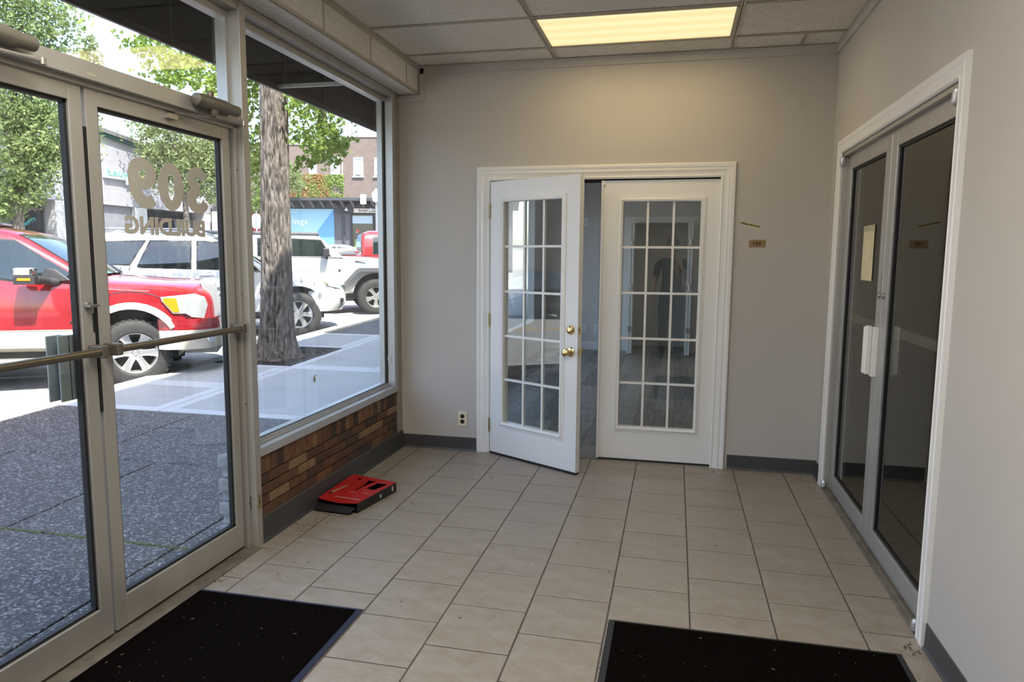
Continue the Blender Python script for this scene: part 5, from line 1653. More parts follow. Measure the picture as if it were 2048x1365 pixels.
# ---- white off-road wagon
S = dict(w=.90, paint=WP, r=.405, rim=.235, tw=.26, wi=.06, arch=.50, spokes=5, axles=(0, -2.95),
    hw=[(-3.6, .78), (-3.5, .80), (-.75, .80), (-.4, .77), (.2, .70), (.5, .66), (.6, .64)],
    stations=[(-3.6, .55, 1.28, 1.29), (-3.4, .48, 1.30, 1.31), (-1.5, .45, 1.30, 1.31), (-.8, .45, 1.28, 1.30), (-.66, .47, 1.24, 1.325), (0, .5, 1.19, 1.29), (.5, .52, 1.15, 1.25), (.60, .55, 1.10, 1.2)],
    cab=[(1.29, -.70, -3.55, .775, .05, .03), (1.45, -.88, -3.56, .755, .05, .03), (1.68, -1.15, -3.56, .715, .06, .03), (1.735, -1.21, -3.55, .70, .06, .03), (1.78, -1.26, -3.52, .69, .08, .02)], crown=.0,
    windows=[[(-.99, 1.325), (-1.20, 1.665), (-1.80, 1.69), (-1.80, 1.325)], [(-1.92, 1.325), (-1.92, 1.69), (-2.52, 1.69), (-2.52, 1.325)], [(-2.66, 1.33), (-2.66, 1.69), (-3.4, 1.69), (-3.44, 1.33)]], shield=(1.34, 1.68), apillar=.06)
jp, shw, chw, yc = vehicle('off_road_wagon', 'white boxy off-road wagon with black hardtop edge and dark wide fender flares', 'car', (-4.75, 10.03, gz(10.0) - .105), HD, S)
m2 = MB(); m2.box(-3.6, -1.22, yc - .71, yc + .71, 1.765, 1.85); m2.build('hard_top', mat('top_grey', (.10, .105, .115), .6, var=.05), jp, local=True, bevel=.035, seg=3)
FL = mat('flare_grey', (.09, .095, .105), .65, var=.08)
for ax in (0, -2.95):
    for sd in (-1, 1):
        m2 = MB(); rings = []
        prof_ = [(-.84, .62), (-.74, .66), (-.44, .985), (-.36, 1.03), (.30, 1.03), (.44, .98), (.62, .8)]
        for x, z in prof_:
            y0, y1 = yc + sd * .68, yc + sd * .94
            rings.append([Vector((ax + x, y0, z + .035)), Vector((ax + x, y1, z + .02)), Vector((ax + x * .96, y1, z - .06)), Vector((ax + x * .96, y0, z - .03))])
        m2.loft(rings); m2.build('fender_flare', FL, jp, local=True, angle=30, recalc=True)
m2 = MB(); m2.box(.58, .78, .12, 2 * yc - .12, .58, .74); m2.build('bumper', DARKT, jp, local=True, bevel=.02)
m2 = MB(); m2.box(.58, .63, yc - .5, yc + .5, .75, 1.18); m2.build('grille', MATS['white_paint'], jp, local=True, bevel=.015)
for k in range(7):
    m2 = MB(); y = yc - .21 + k * .07; m2.box(.63, .636, y - .02, y + .02, .84, 1.12); m2.build('grille_slot', BLACK(), jp, local=True)
for y in (yc - .38, yc + .38):
    m2 = MB(); m2.lathe([(0, .09), (.02, .085), (.03, .05), (.031, 0)], (.63, y, .99), (1, 0, 0), 20); m2.build('headlight', LAMP, jp, local=True)
seam(jp, [(-.92, 1.30), (-.93, .8), (-.93, .48)], shw, yc, .004); seam(jp, [(-1.86, 1.3), (-1.87, .8), (-1.86, .48)], shw, yc, .004)
seam(jp, [(-.92, 1.1), (-.4, 1.085), (.4, 1.06)], shw, yc, .003)
for sd in (0, 1):
    yy = .0 if sd == 0 else 2 * yc
    s_ = -1 if sd == 0 else 1
    m2 = MB(); m2.box(-1.16, -1.02, yy + s_ * .02 - .09, yy + s_ * .02 + .09, 1.30, 1.50); m2.box(-1.10, -1.04, min(yy, yy - s_ * .14), max(yy, yy - s_ * .14), 1.24, 1.31); m2.build('mirror', DARKT, jp, local=True, bevel=.03)
    m2 = MB(); m2.lathe([(0, .03), (.008, .026), (.009, 0)], (-.80, yc + s_ * .80, 1.0), (0, s_, 0), 14); m2.build('side_badge', DARKT, jp, local=True)
for z, w in ((.63, .2), (.575, .22)):
    for q in range(4):
        x0 = -.86 + q * w / 4
        patch('lettering', [(x0, z), (x0, z + .035), (x0 + w / 4 - .012, z + .035), (x0 + w / 4 - .012, z)], shw, mat('badge_grey', (.4, .41, .43), .4), jp, .004, .006, mirror=yc)
m2 = MB(); m2.box(-.45, -.2, yc - .76, yc - .73, 1.2, 1.215); m2.build('hood_latch', DARKT, jp, local=True)

# ---- second red pickup, further along
S = dict(w=.97, paint=('red_paint_2', (.42, .02, .022)), r=.40, rim=.22, tw=.25, wi=.14, arch=.48, spokes=5, axles=(0, -3.2),
    hw=[(-4.2, .93), (-.6, .97), (.4, .95), (.7, .86), (.85, .7)],
    stations=[(-4.2, .6, 1.22, 1.23), (-2.1, .5, 1.22, 1.23), (-.6, .45, 1.24, 1.28), (0, .45, 1.2, 1.29), (.5, .45, 1.13, 1.22), (.75, .47, 1.02, 1.1), (.85, .5, .9, .95)],
    cab=[(1.22, -.36, -2.02, .93, .1, .08), (1.4, -.62, -2.04, .9, .12, .08), (1.66, -1.0, -2.04, .84, .14, .08), (1.82, -1.24, -2.0, .77, .16, .05), (1.87, -1.4, -1.9, .68, .2, .03)], crown=.04,
    windows=[[(-.66, 1.26), (-1.12, 1.7), (-1.6, 1.74), (-1.72, 1.7), (-1.74, 1.27)]], shield=(1.32, 1.8), apillar=.06)
r2, shw, chw, yc = vehicle('pickup_truck', 'plain red single-cab pickup behind the white off-road wagon', 'truck', (-4.55, 13.75, gz(13.7) - .105), HD, S)
seam(r2, [(-.62, 1.2), (-.64, .8), (-.62, .5)], shw, yc); seam(r2, [(-1.86, 1.2), (-1.86, .8), (-1.86, .5)], shw, yc)
m2 = MB(); m2.box(-4.1, -2.2, .08, 2 * yc - .08, 1.225, 1.24); m2.build('bed_floor', BLACK(), r2, local=True)
m2 = MB(); m2.box(-2.2, -2.12, .2, 2 * yc - .2, 1.3, 1.34); m2.box(-2.1, -2.05, yc - .2, yc + .2, 1.86, 1.92); m2.build('third_lamp', REDL, r2, local=True, bevel=.01)
m2 = MB(); m2.lathe([(0, .19), (.02, .185), (.05, .06), (.051, 0)], (-1.15, .42, 1.32), (.6, 0, .8), 20); m2.build('steering_wheel', BLACK(), r2, local=True)

# ---- small cars: sedan builder use
def sedan(label, loc, rot, pname, col, name='parked_car'):
    S = dict(w=.9, paint=(pname, col), r=.32, rim=.2, tw=.21, wi=.12, arch=.37, spokes=5, axles=(0, -2.7),
        hw=[(-3.6, .7), (-3.4, .84), (-.6, .9), (.4, .86), (.65, .72), (.78, .55)],
        stations=[(-3.6, .4, .85, .9), (-3.4, .3, .95, 1.02), (-2.8, .25, .98, 1.05), (-1, .22, .95, .97), (-.4, .22, .9, .97), (.2, .22, .8, .9), (.55, .24, .7, .78), (.72, .28, .6, .66), (.78, .34, .54, .58)],
        cab=[(.96, -.35, -3.1, .84, .1, .08), (1.1, -.68, -2.95, .8, .12, .08), (1.3, -1.1, -2.6, .7, .14, .08), (1.4, -1.4, -2.3, .6, .18, .05)], crown=.05,
        windows=[[(-.72, 1.0), (-1.16, 1.3), (-1.7, 1.36), (-1.72, 1.0)], [(-1.8, 1.0), (-1.79, 1.36), (-2.3, 1.3), (-2.75, 1.03)]], shield=(1.03, 1.36), apillar=.06)
    t, shw, chw, yc = vehicle(name, label, 'car', loc, rot, S)
    patch('headlight', [(.3, .68), (.4, .74), (.6, .66), (.66, .58), (.5, .6)], shw, LAMP, t, .01, .04, cx=(.4, .5, .6), mirror=yc)
    patch('tail_light', [(-3.55, .78), (-3.5, .88), (-3.2, .9), (-3.25, .8)], shw, REDL, t, .01, .04, cx=(-3.4,), mirror=yc)
    return t
sedan('white car across the street, seen between the off-road wagon and the second red pickup', (-13.2, 20.6, gz(20) - .105), R(215), 'white_paint', (.8, .8, .79))
sedan('black car parked tail out across the street, mirrored in the open French door', (-17.2, -5.35, gz(-6) - .105), R(186), 'black_paint', (.012, .012, .014))
sedan('silver car parked across the street, beside the black car, out of direct view', (-16.6, -1.7, gz(-3) - .105), R(186), 'silver_paint', (.45, .46, .47))

# ================================================================== TREES
from mathutils import noise as mnoise
def leaf_mesh(blobs, dens, size, shape='fan', seed=1, flat=0.35):
    """leaves scattered in soft clumps; returns MB"""
    r = random.Random(seed)
    V, F = [], []
    for bx_, by_, bz_, br in blobs:
        n = int(dens * br * br)
        # twigs: leaves sit in small sprays inside the clump
        sprays = [(r.gauss(0, .45), r.gauss(0, .45), r.gauss(0, .40)) for _ in range(max(3, n // 7))]
        for i in range(n):
            sx, sy, sz = sprays[r.randrange(len(sprays))]
            p = Vector((bx_ + (sx + r.gauss(0, .10)) * br, by_ + (sy + r.gauss(0, .10)) * br, bz_ + (sz + r.gauss(0, .10)) * br))
            s = size * r.uniform(.65, 1.25)
            n_ = Vector((r.gauss(0, .6), r.gauss(0, .6), r.gauss(flat, .5))).normalized()
            a = n_.orthogonal().normalized(); ang = r.uniform(0, 2 * PI)
            b = n_.cross(a)
            u = a * math.cos(ang) + b * math.sin(ang); v = n_.cross(u)
            k = len(V)
            if shape == 'fan':
                pts = [p, p + u * s * .55 - v * s * .55 + n_ * s * .08, p + u * s * .9 - v * s * .22, p + u * s * .78, p + u * s * .9 + v * s * .22, p + u * s * .55 + v * s * .55 + n_ * s * .08]
                V.extend(tuple(q) for q in pts); F.append((k, k + 1, k + 2, k + 3, k + 4, k + 5))
            else:
                pts = [p, p + u * s * .5 - v * s * .34 + n_ * s * .1, p + u * s, p + u * s * .5 + v * s * .34 + n_ * s * .1]
                V.extend(tuple(q) for q in pts); F.append((k, k + 1, k + 2, k + 3))
    m2 = MB(); m2.v = V; m2.f = F; m2.mi = [0] * len(F); m2.sm = [False] * len(F)
    return m2

def limb(m2, pts, r0, r1, seg=8):
    n = len(pts)
    m2.tube(pts, [r0 + (r1 - r0) * i / (n - 1) for i in range(n)], seg)

def tree(name, label, base, blobs, dens, size, shape, lm, tr_r, seed, group=None, branches=True):
    t = thing(name, label, 'tree', base, 0, group)
    cz = sum(b[2] for b in blobs) / len(blobs); cx_ = sum(b[0] for b in blobs) / len(blobs); cy_ = sum(b[1] for b in blobs) / len(blobs)
    m2 = MB()
    fork = Vector((base[0] * .7 + cx_ * .3, base[1] * .7 + cy_ * .3, base[2] + (min(b[2] for b in blobs) - base[2]) * .9 + .4))
    limb(m2, [Vector(base) - Vector((0, 0, .1)), (Vector(base) + fork) / 2 + Vector((.05, .03, 0)), fork], tr_r * 1.2, tr_r * .75, 12)
    m2.build('trunk', m_bark(), t, angle=60)
    m2 = MB()
    for b in blobs:
        tip = Vector(b[:3]); mid = fork * .45 + tip * .55 + Vector((0, 0, -.15 * b[3]))
        limb(m2, [fork, mid, tip], tr_r * .32, tr_r * .07, 6)
    tag(m2.build('branches', m_bark(), t, angle=60), kind='stuff')
    tag(leaf_mesh(blobs, dens, size, shape, seed).build('foliage', lm, t), kind='stuff')
    return t
LG = m_leaf('ginkgo_leaf', (.08, .16, .025), (.27, .36, .08), .45)
LM = m_leaf('maple_leaf', (.10, .155, .05), (.22, .275, .11), .35)
LY = m_leaf('far_leaf', (.12, .17, .06), (.24, .28, .13), .35)

# the street tree beside the shop window
G = [(-5.9, 4.58, 4.49, .42), (-5.32, 4.38, 4.3, .45), (-4.76, 4.17, 4.12, .45), (-4.38, 4.02, 3.89, .4), (-5.6, 4.4, 4.14, .3), (-5.24, 4.74, 4.53, .4), (-6.39, 4.93, 4.87, .35), (-4.58, 4.45, 4.39, .5), (-4.36, 4.65, 3.85, .4), (-4.47, 5.0, 3.56, .45), (-4.74, 5.3, 3.16, .45), (-4.79, 5.45, 2.78, .4), (-5.25, 6.23, 2.45, .3), (-3.88, 4.71, 4.35, .6), (-3.07, 4.06, 3.5, .4), (-2.82, 3.99, 3.29, .35), (-2.73, 3.99, 3.04, .3), (-3.04, 4.3, 3.05, .32), (-2.86, 4.04, 2.84, .17), (-2.64, 3.95, 2.9, .17), (-3.25, 4.33, 2.8, .2), (-2.47, 3.88, 2.97, .12), (-3.05, 4.31, 3.75, .5), (-4.2, 5.6, 3.9, .5), (-3.6, 5.2, 3.3, .4)]
GC_ = [(-4.9, 5.2, 5.6, .9), (-6.0, 5.6, 5.4, .9), (-5.4, 4.2, 5.6, .8), (-4.2, 6.2, 5.6, .9), (-3.2, 5.6, 5.4, .8), (-4.6, 4.8, 6.8, 1.1), (-5.8, 6.2, 6.9, 1.0), (-3.6, 6.0, 6.9, 1.0), (-4.6, 5.4, 8.0, 1.1), (-6.8, 4.8, 5.9, .8), (-6.4, 3.6, 5.2, .5), (-2.9, 4.7, 4.6, .5)]
TB = Vector((-3.50, 3.76, gz(3.76)))
tr = thing('street_tree', 'ginkgo street tree with grey furrowed trunk, growing from the iron grate outside the shop window', 'tree', TB)
m2 = MB()
SEG, RINGS = 120, 230
rings = []
for i in range(RINGS + 1):
    z = -.04 + 4.3 * i / RINGS
    c = Vector((TB.x + .0 - .012 * z, TB.y + .085 * z * .6, TB.z + z))
    r0 = .178 + .05 * math.exp(-z / 1.4) + .10 * math.exp(-z / .16) - .004 * z
    ring = []
    for k in range(SEG):
        a = 2 * PI * k / SEG
        dirv = Vector((math.cos(a), math.sin(a), 0))
        q = Vector((dirv.x * 3.2, dirv.y * 3.2, z * 1.1))
        wq = mnoise.noise(q) * 1.1
        rid = abs(mnoise.noise(Vector((dirv.x * 7.5 + wq, dirv.y * 7.5 + wq, z * 2.3))))
        rid2 = mnoise.noise(Vector((dirv.x * 17, dirv.y * 17, z * 9)))
        root = .05 * math.exp(-z / .13) * math.sin(5 * a + .6)
        ring.append(c + dirv * (r0 + .016 - .032 * (1 - min(rid, .26) / .26) ** 1.5 + .007 * rid2 + root))
    rings.append(ring)
m2.loft(rings)
m2.build('trunk', m_bark(), tr, angle=70)
FK = Vector((TB.x - .05, TB.y + .21, TB.z + 4.15))
m2 = MB()
limb(m2, [FK, FK + Vector((.25, .5, 1.2)), FK + Vector((.1, 1.3, 2.8)), FK + Vector((-.6, 1.6, 4))], .15, .03, 10)
for b in G + GC_:
    tip = Vector(b[:3]); s_ = FK + Vector((.05, .2, .5 + .25 * (b[2] - 3)))
    mid = (s_ + tip) / 2 + Vector((0, 0, .25))
    limb(m2, [s_, mid, tip], .012, .003, 6)
tag(m2.build('branches', m_bark(), tr, angle=60), kind='stuff')
tag(leaf_mesh(G, 1500, .066, 'fan', 11).build('foliage', LG, tr), kind='stuff')
tag(leaf_mesh(GC_, 420, .10, 'fan', 12).build('foliage', LG, tr), kind='stuff')
# fringe leaves large enough to tell apart, each a leaf of its own
lm_ = MB(); lm_.add([(0, 0, 0), (.055, -.05, .008), (.085, -.03, .0), (.074, 0, -.004), (.085, .03, 0), (.055, .05, .008), (-.03, .002, .004), (-.03, -.002, .004)], [(0, 1, 2, 3, 4, 5), (0, 6, 7)])
lme = lm_.mesh('leaf', [LG])
fr = random.Random(5)
for (bx_, by_, bz_, br) in [G[14], G[15], G[16], G[18], G[19], G[21], G[17], G[20], G[3], G[2], G[1], G[8]]:
    for k in range(14):
        o = bpy.data.objects.new('leaf', lme); COL.objects.link(o); o.parent = tr
        a = fr.uniform(0, 2 * PI); e = fr.uniform(-1, .6)
        p = Vector((bx_ + br * .62 * math.cos(a), by_ - abs(br * .5 * math.sin(a)), bz_ + br * .55 * e)) - TB
        o.location = p; o.rotation_euler = (fr.uniform(-1, 1), fr.uniform(-.9, .9), fr.uniform(0, 2 * PI)); s_ = fr.uniform(.8, 1.2); o.scale = (s_, s_, s_)

T1 = [(-17.95, 13.39, 8.63, 1), (-17.06, 13.58, 8.48, 1), (-16.65, 13.72, 8.71, .8), (-17.77, 13.32, 7.73, 1), (-16.9, 13.51, 7.58, .9), (-17.88, 13.17, 6.68, 1), (-17.08, 13.37, 6.83, .9), (-16.75, 13.52, 7.14, .6), (-17.92, 13.03, 5.63, 1), (-17.27, 13.21, 5.86, 1), (-16.7, 13.32, 5.64, .8), (-17.67, 12.98, 4.73, 1), (-16.94, 13.15, 4.73, .9), (-16.5, 13.26, 4.74, .7), (-17.79, 12.84, 3.83, .9), (-17.13, 12.99, 3.83, .8), (-16.7, 13.14, 4.14, .6), (-17.62, 12.79, 3.18, .7), (-17.03, 12.93, 3.36, .5), (-18.2, 12.69, 3.0, .7), (-18.3, 13, 9.2, .9), (-17.4, 13.4, 9.6, 1)]
tree('roadside_tree', 'tall leafy pale green tree across the street, behind the nearer entrance door', (-17.9, 12.9, gz(13)), T1, 1050, .125, 'oval', LM, .17, 21)
T2 = [(-18.8, 20.17, 6.32, .9), (-18.02, 20.34, 6.3, .9), (-17.03, 20.53, 6.0, .9), (-16.24, 20.67, 5.7, .9), (-18.9, 20, 5.62, .5), (-18.18, 20.18, 5.43, .9), (-17.19, 20.38, 5.23, .9), (-16.41, 20.53, 5.04, .9), (-18.34, 20.02, 4.53, .7), (-17.45, 20.2, 4.34, .8), (-16.57, 20.38, 4.15, .7), (-16, 20.58, 4.65, .9), (-17.93, 20.42, 6.8, .7), (-18.74, 19.97, 4.92, .6), (-16.26, 20.4, 3.85, .5), (-15.73, 20.71, 5.25, .8)]
tree('roadside_tree', 'round pale green tree across the street, behind the lettered entrance door', (-17.5, 20.3, gz(20)), T2, 1250, .125, 'oval', LY, .13, 22)
T3 = [(-17.93, 16.41, 8.76, .25), (-18.05, 16.34, 8.42, .35), (-17.75, 16.41, 8.42, .3), (-17.98, 16.3, 7.99, .45), (-17.91, 16.24, 7.4, .6), (-17.94, 16.15, 6.71, .7), (-18.1, 16.04, 6.03, .7), (-18.1, 16.01, 5.35, .7)]
tree('roadside_tree', 'slender pale green tree top across the street, seen against the sky through the transom', (-18.0, 16.2, gz(16)), T3, 1300, .12, 'oval', LY, .1, 23)
T4 = [(-17.48, 24.6, 5.27, .6), (-17.23, 24.5, 4.46, .7), (-17.32, 24.4, 3.77, .6), (-15.44, 25.0, 5.17, .55), (-15.2, 25.0, 4.6, .5), (-16.13, 24.9, 5.39, .7), (-16.32, 24.7, 4.47, .7), (-16.82, 24.8, 5.85, .7), (-15.8, 25.0, 5.5, .6), (-17.65, 24.3, 3.54, .5)]
tree('roadside_tree', 'small sunlit tree behind the ginkgo trunk, before the street of shops', (-16.5, 24.6, gz(24)), T4, 1300, .12, 'oval', LY, .09, 24)

# ================================================================== BUILDINGS
DKW = mat('shop_glass_dark', (.02, .022, .026), .06, spec=.8)
TEAL = mat('teal_paint', (.015, .075, .062), .5, var=.06)
# pale brick building with sloping parapet, shops below (faces the street)
bc = thing('shop_building', 'pale grey brick building with green roof edge and dark shop fronts, across the street', 'building', (-20, 14, 0))
PB = m_rows('pale_brick', (.27, .265, .29), (.32, .31, .34), (.22, .215, .235), .085, .26)
def ztop(y): return 6.2 - .105 * (y - 18.9)
m2 = MB(); m2.prism([(-20, 26.4, 3.40), (-20, 26.4, ztop(26.4)), (-20, 2, ztop(2)), (-20, 2, 3.40)], (-9, 0, 0)); m2.build('upper_wall', PB, bc)
m2 = MB(); m2.prism([(-19.86, 26.5, ztop(26.5) - .17), (-19.86, 26.5, ztop(26.5) - .04), (-19.86, 2, ztop(2) - .04), (-19.86, 2, ztop(2) - .17)], (-.3, 0, 0)); m2.build('green_fascia', TEAL, bc)
m2 = MB(); m2.prism([(-19.8, 26.5, ztop(26.5) - .05), (-19.8, 26.5, ztop(26.5) + .1), (-19.8, 2, ztop(2) + .1), (-19.8, 2, ztop(2) - .05)], (-9.2, 0, 0)); m2.build('roof_edge', mat('roof_grey', (.12, .12, .125), .7), bc)
m2 = MB(); m2.box(-29, -20.7, 2, 26.4, .0, 3.42); m2.build('shop_back_wall', mat('shop_slate', (.10, .10, .115), .8, var=.1), bc)
for y0, y1 in ((2, 2.6), (8.6, 9.3), (13.9, 14.4), (16.6, 17.9), (20.5, 21.2), (25.0, 26.4)):
    m2 = MB(); m2.box(-20.7, -20, y0, y1, .2, 3.42); m2.build('brick_pier', m_rows('white_brick', (.46, .45, .44), (.5, .49, .48), (.38, .37, .37), .11, .34), bc)
for y0, y1, n in ((9.5, 13.8, 3), (14.5, 16.5, 2), (21.3, 24.9, 4)):
    for k in range(n):
        a, b = y0 + (y1 - y0) * k / n, y0 + (y1 - y0) * (k + 1) / n
        m2 = MB(); m2.box(-20.72, -20.45, a + .03, b - .03, .9, 3.0); w = m2.build('shop_window', DKW, bc)
        m2 = MB(); m2.box(-20.5, -20.40, a, a + .06, .6, 3.1); m2.box(-20.5, -20.4, a, b, 3.0, 3.08); m2.build('window_frame', mat('frame_brown', (.10, .065, .06), .6), w, local=False)
for y0, y1 in ((17.9, 20.5),):
    m2 = MB(); m2.box(-20.8, -20.15, y0, y1, .2, 3.4); m2.build('slate_panel', mat('slate_panel', (.17, .17, .19), .8, var=.15, vscale=3), bc)
m2 = text_mesh("HAPPY'S", (-20.39, 15.55, 2.37), (0, .83, .40), (0, -.40, .83), .62, .13, .01, .01)
m2.build('lettering', mat('teal_letters', (.05, .35, .36), .6), bc)
for y in (22.9, 23.55):
    m2 = MB(); m2.box(-20.43, -20.42, y - .16, y + .16, 2.05, 2.5); p_ = m2.build('window_poster', mat('poster_pale', (.6, .6, .6), .7), bc)
    m2 = MB(); m2.box(-20.42, -20.41, y - .09, y + .09, 2.13, 2.27); m2.box(-20.42, -20.41, y - .09, y + .09, 2.3, 2.42); m2.build('print', mat('poster_ink', (.12, .12, .13), .7), p_, local=False)
m2 = MB(); m2.box(-20.0, -19.86, 18.86, 20.4, 4.42, 4.72); m2.prism([(-20, 18.9, 4.6), (-20, 19.15, 4.6), (-20, 19.15, 4.98), (-20, 19.05, 4.98)], (.14, 0, 0)); m2.box(-20, -19.86, 20.0, 20.25, 4.25, 4.5); sg = m2.build('sign_backing', mat('sign_pale', (.55, .56, .55), .5), bc, bevel=.03)
m2 = text_mesh('Lauy', (-19.86, 18.98, 4.46), (0, 1, 0), (0, 0, 1), 1.1, .34, .02, .01); m2.build('lettering', mat('sign_green', (.14, .36, .30), .5), sg, local=False)
m2 = MB(); m2.lathe([(0, .2), (.05, .19), (.051, 0)], (-20, 18.75, 5.3), (1, 0, 0), 18); m2.build('round_sign', mat('sign_pale', (.55, .56, .55), .5), bc)

# long brown building further left across the street (mirrored in the open French door)
bw = thing('white_building', 'white rendered building across the street, mirrored in the open French door', 'building', (-20, -3, 0))
m2 = MB(); m2.box(-29, -20, -7.6, 2, -1.2, 7.2); m2.build('wall', mat('white_render', (.62, .61, .58), .8, var=.04), bw)
for y0 in (-6.4, -3.6, -.8):
    m2 = MB(); m2.box(-20, -19.9, y0, y0 + 1.3, 3.6, 5.4); f_ = m2.build('window', DKW, bw)
    m2 = MB(); m2.box(-20, -19.86, y0 - .08, y0 + 1.38, 3.5, 3.6); m2.build('sill', mat('frame_brown', (.10, .065, .06), .6), f_, local=False)
bl = thing('brick_building', 'long dark brick row further down the street, mirrored beside the white building', 'building', (-20, -20, 0))
m2 = MB(); m2.box(-29, -20, -34, -7.6, -1.2, 6.4); m2.build('wall', m_rows('dark_row_brick', (.085, .075, .07), (.12, .10, .09), (.1, .09, .085), .09, .3), bl)
for k in range(6):
    y0 = -32 + k * 3.9
    m2 = MB(); m2.box(-20, -19.9, y0, y0 + 2.6, -.2 + SL * y0 * .5, 2.4); f_ = m2.build('shop_window', DKW, bl)
    m2 = MB(); m2.box(-20, -19.86, y0 - .08, y0 + 2.68, 2.4, 2.5); m2.build('window_head', mat('frame_brown', (.10, .065, .06), .6), f_, local=False)

E_ROT = math.atan2(.222, .975)
def facing(name, label, x, y):
    t = thing(name, label, 'building', (x, y, 0), E_ROT); return t
A = facing('shop_row', 'low dark grey shop row with blue mural, red wall and bridal sign', -19.42, 25.41)
SLT = mat('slate_wall', (.105, .105, .125), .8, var=.06, vscale=2)
m2 = MB(); m2.box(-.4, 14, 0, .5, .2, 4.05); m2.box(2, 14, .5, 5, .2, 4.05); m2.build('wall', SLT, A, local=True)
m2 = MB(); m2.box(.9, 14.3, -.85, 6, 4.02, 4.15); m2.build('eave', mat('eave_dark', (.05, .052, .062), .6), A, local=True)
s = 1.1
while s < 14:
    m2 = MB(); m2.prism([(s, -.7, 3.97), (s, -.05, 3.72), (s, 0, 3.85), (s, -.6, 4.03)], (.09, 0, 0)); m2.box(s, s + .09, -.78, 0, 3.94, 4.03); m2.build('rafter', mat('rafter_grey', (.13, .13, .14), .7), A, local=True); s += .48
m2 = MB(); m2.box(1.5, 2.27, -.05, .02, .4, 3.5); m2.build('red_panel', mat('red_wall', (.42, .06, .06), .7, var=.05), A, local=True)
m2 = MB(); m2.box(-.3, 1.4, -.08, .02, 3.45, 3.75); m2.build('fascia', mat('eave_dark', (.05, .052, .062), .6), A, local=True)
m2 = MB(); m2.box(-.38, .5, -.12, .02, .3, 3.5); m2.build('white_pier', mat('sign_white', (.78, .79, .78), .5), A, local=True)
m2 = MB(); m2.box(2.35, 5.43, -.05, .02, .5, 3.67); mu = m2.build('mural', mat('mural_blue', (.33, .56, .72), .7, var=.04, vscale=2), A, local=True)
m2 = MB(); m2.prism([(5.43, -.058, 3.66), (5.43, -.058, .5), (3.0, -.058, .5)], (0, .006, 0)); m2.build('mural_triangle', mat('mural_mid_blue', (.13, .34, .62), .7, var=.04, vscale=2), mu, local=True)
m2 = text_mesh('ings', (3.46, -.06, 2.86), (1, 0, 0), (0, 0, 1), .72, .36, .004, .01); m2.build('lettering', mat('mural_white', (.75, .85, .9), .7), mu, local=True)
m2 = MB(); m2.tube([(5.55, -.6, 3.95), (5.6, -.45, 3.85), (5.85, -.08, 3.45), (5.9, -.06, 3.3), (5.9, -.06, .6)], .05, 8); m2.build('downspout', mat('eave_dark', (.05, .052, .062), .6), A, local=True)
for s0, s1 in ((6.3, 7.3), (7.4, 8.4), (8.5, 9.5)):
    m2 = MB(); m2.box(s0, s1, -.03, .05, 1.0, 3.40); w_ = m2.build('shop_window', DKW, A, local=True)
    m2 = MB(); m2.box(s0 + .02, s1 - .02, -.036, -.028, 3.0, 3.36); m2.build('blind', mat('blind_pale', (.4, .5, .56), .6), w_, local=True)
    m2 = MB(); m2.box(s0 + .1, s1 - .1, -.036, -.028, 1.1, 2.25); m2.build('painted_hedge_reflection', mat('hedge_reflection_green', (.16, .2, .07), .5, var=.4, vscale=9), w_, local=True)  # hedge reflection imitated by a green sheet before the pane
m2 = MB()
for s0 in (6.24, 7.3, 8.4, 9.5): m2.box(s0, s0 + .07, -.07, .03, .6, 3.48)
m2.box(6.24, 9.57, -.07, .03, 3.40, 3.48); m2.build('window_frame', BLACK(), A, local=True)
m2 = MB(); m2.box(5.97, 9.8, -.12, .02, 3.50, 3.95); m2.build('fascia', mat('eave_dark', (.05, .052, .062), .6), A, local=True)
m2 = MB(); m2.box(6.42, 7.62, -.16, -.11, 3.50, 3.70); sg = m2.build('shop_sign', mat('sign_cream', (.72, .66, .6), .6), A, local=True)
m2 = text_mesh('Bridal Studio', (6.66, -.162, 3.545), (1, 0, 0), (0, 0, 1), .92, .13, .004, .006); m2.build('lettering', mat('sign_ink', (0.025, 0.013, 0.008), .5), sg, local=True)
for s0 in (6.9, 9.2):
    m2 = MB(); m2.box(s0, s0 + .26, -.95, -.8, 3.85, 4.3); m2.build('roof_box', mat('vent_tan', (.45, .42, .36), .7), A, local=True)
for s0 in (6.1, 7.25, 7.5):
    m2 = MB(); m2.lathe([(0, .03), (.12, .09), (.121, 0)], (s0, -.3, 3.72), (0, -.3, -1), 10); m2.build('spot_lamp', mat('sign_white', (.78, .79, .78), .5), A, local=True)

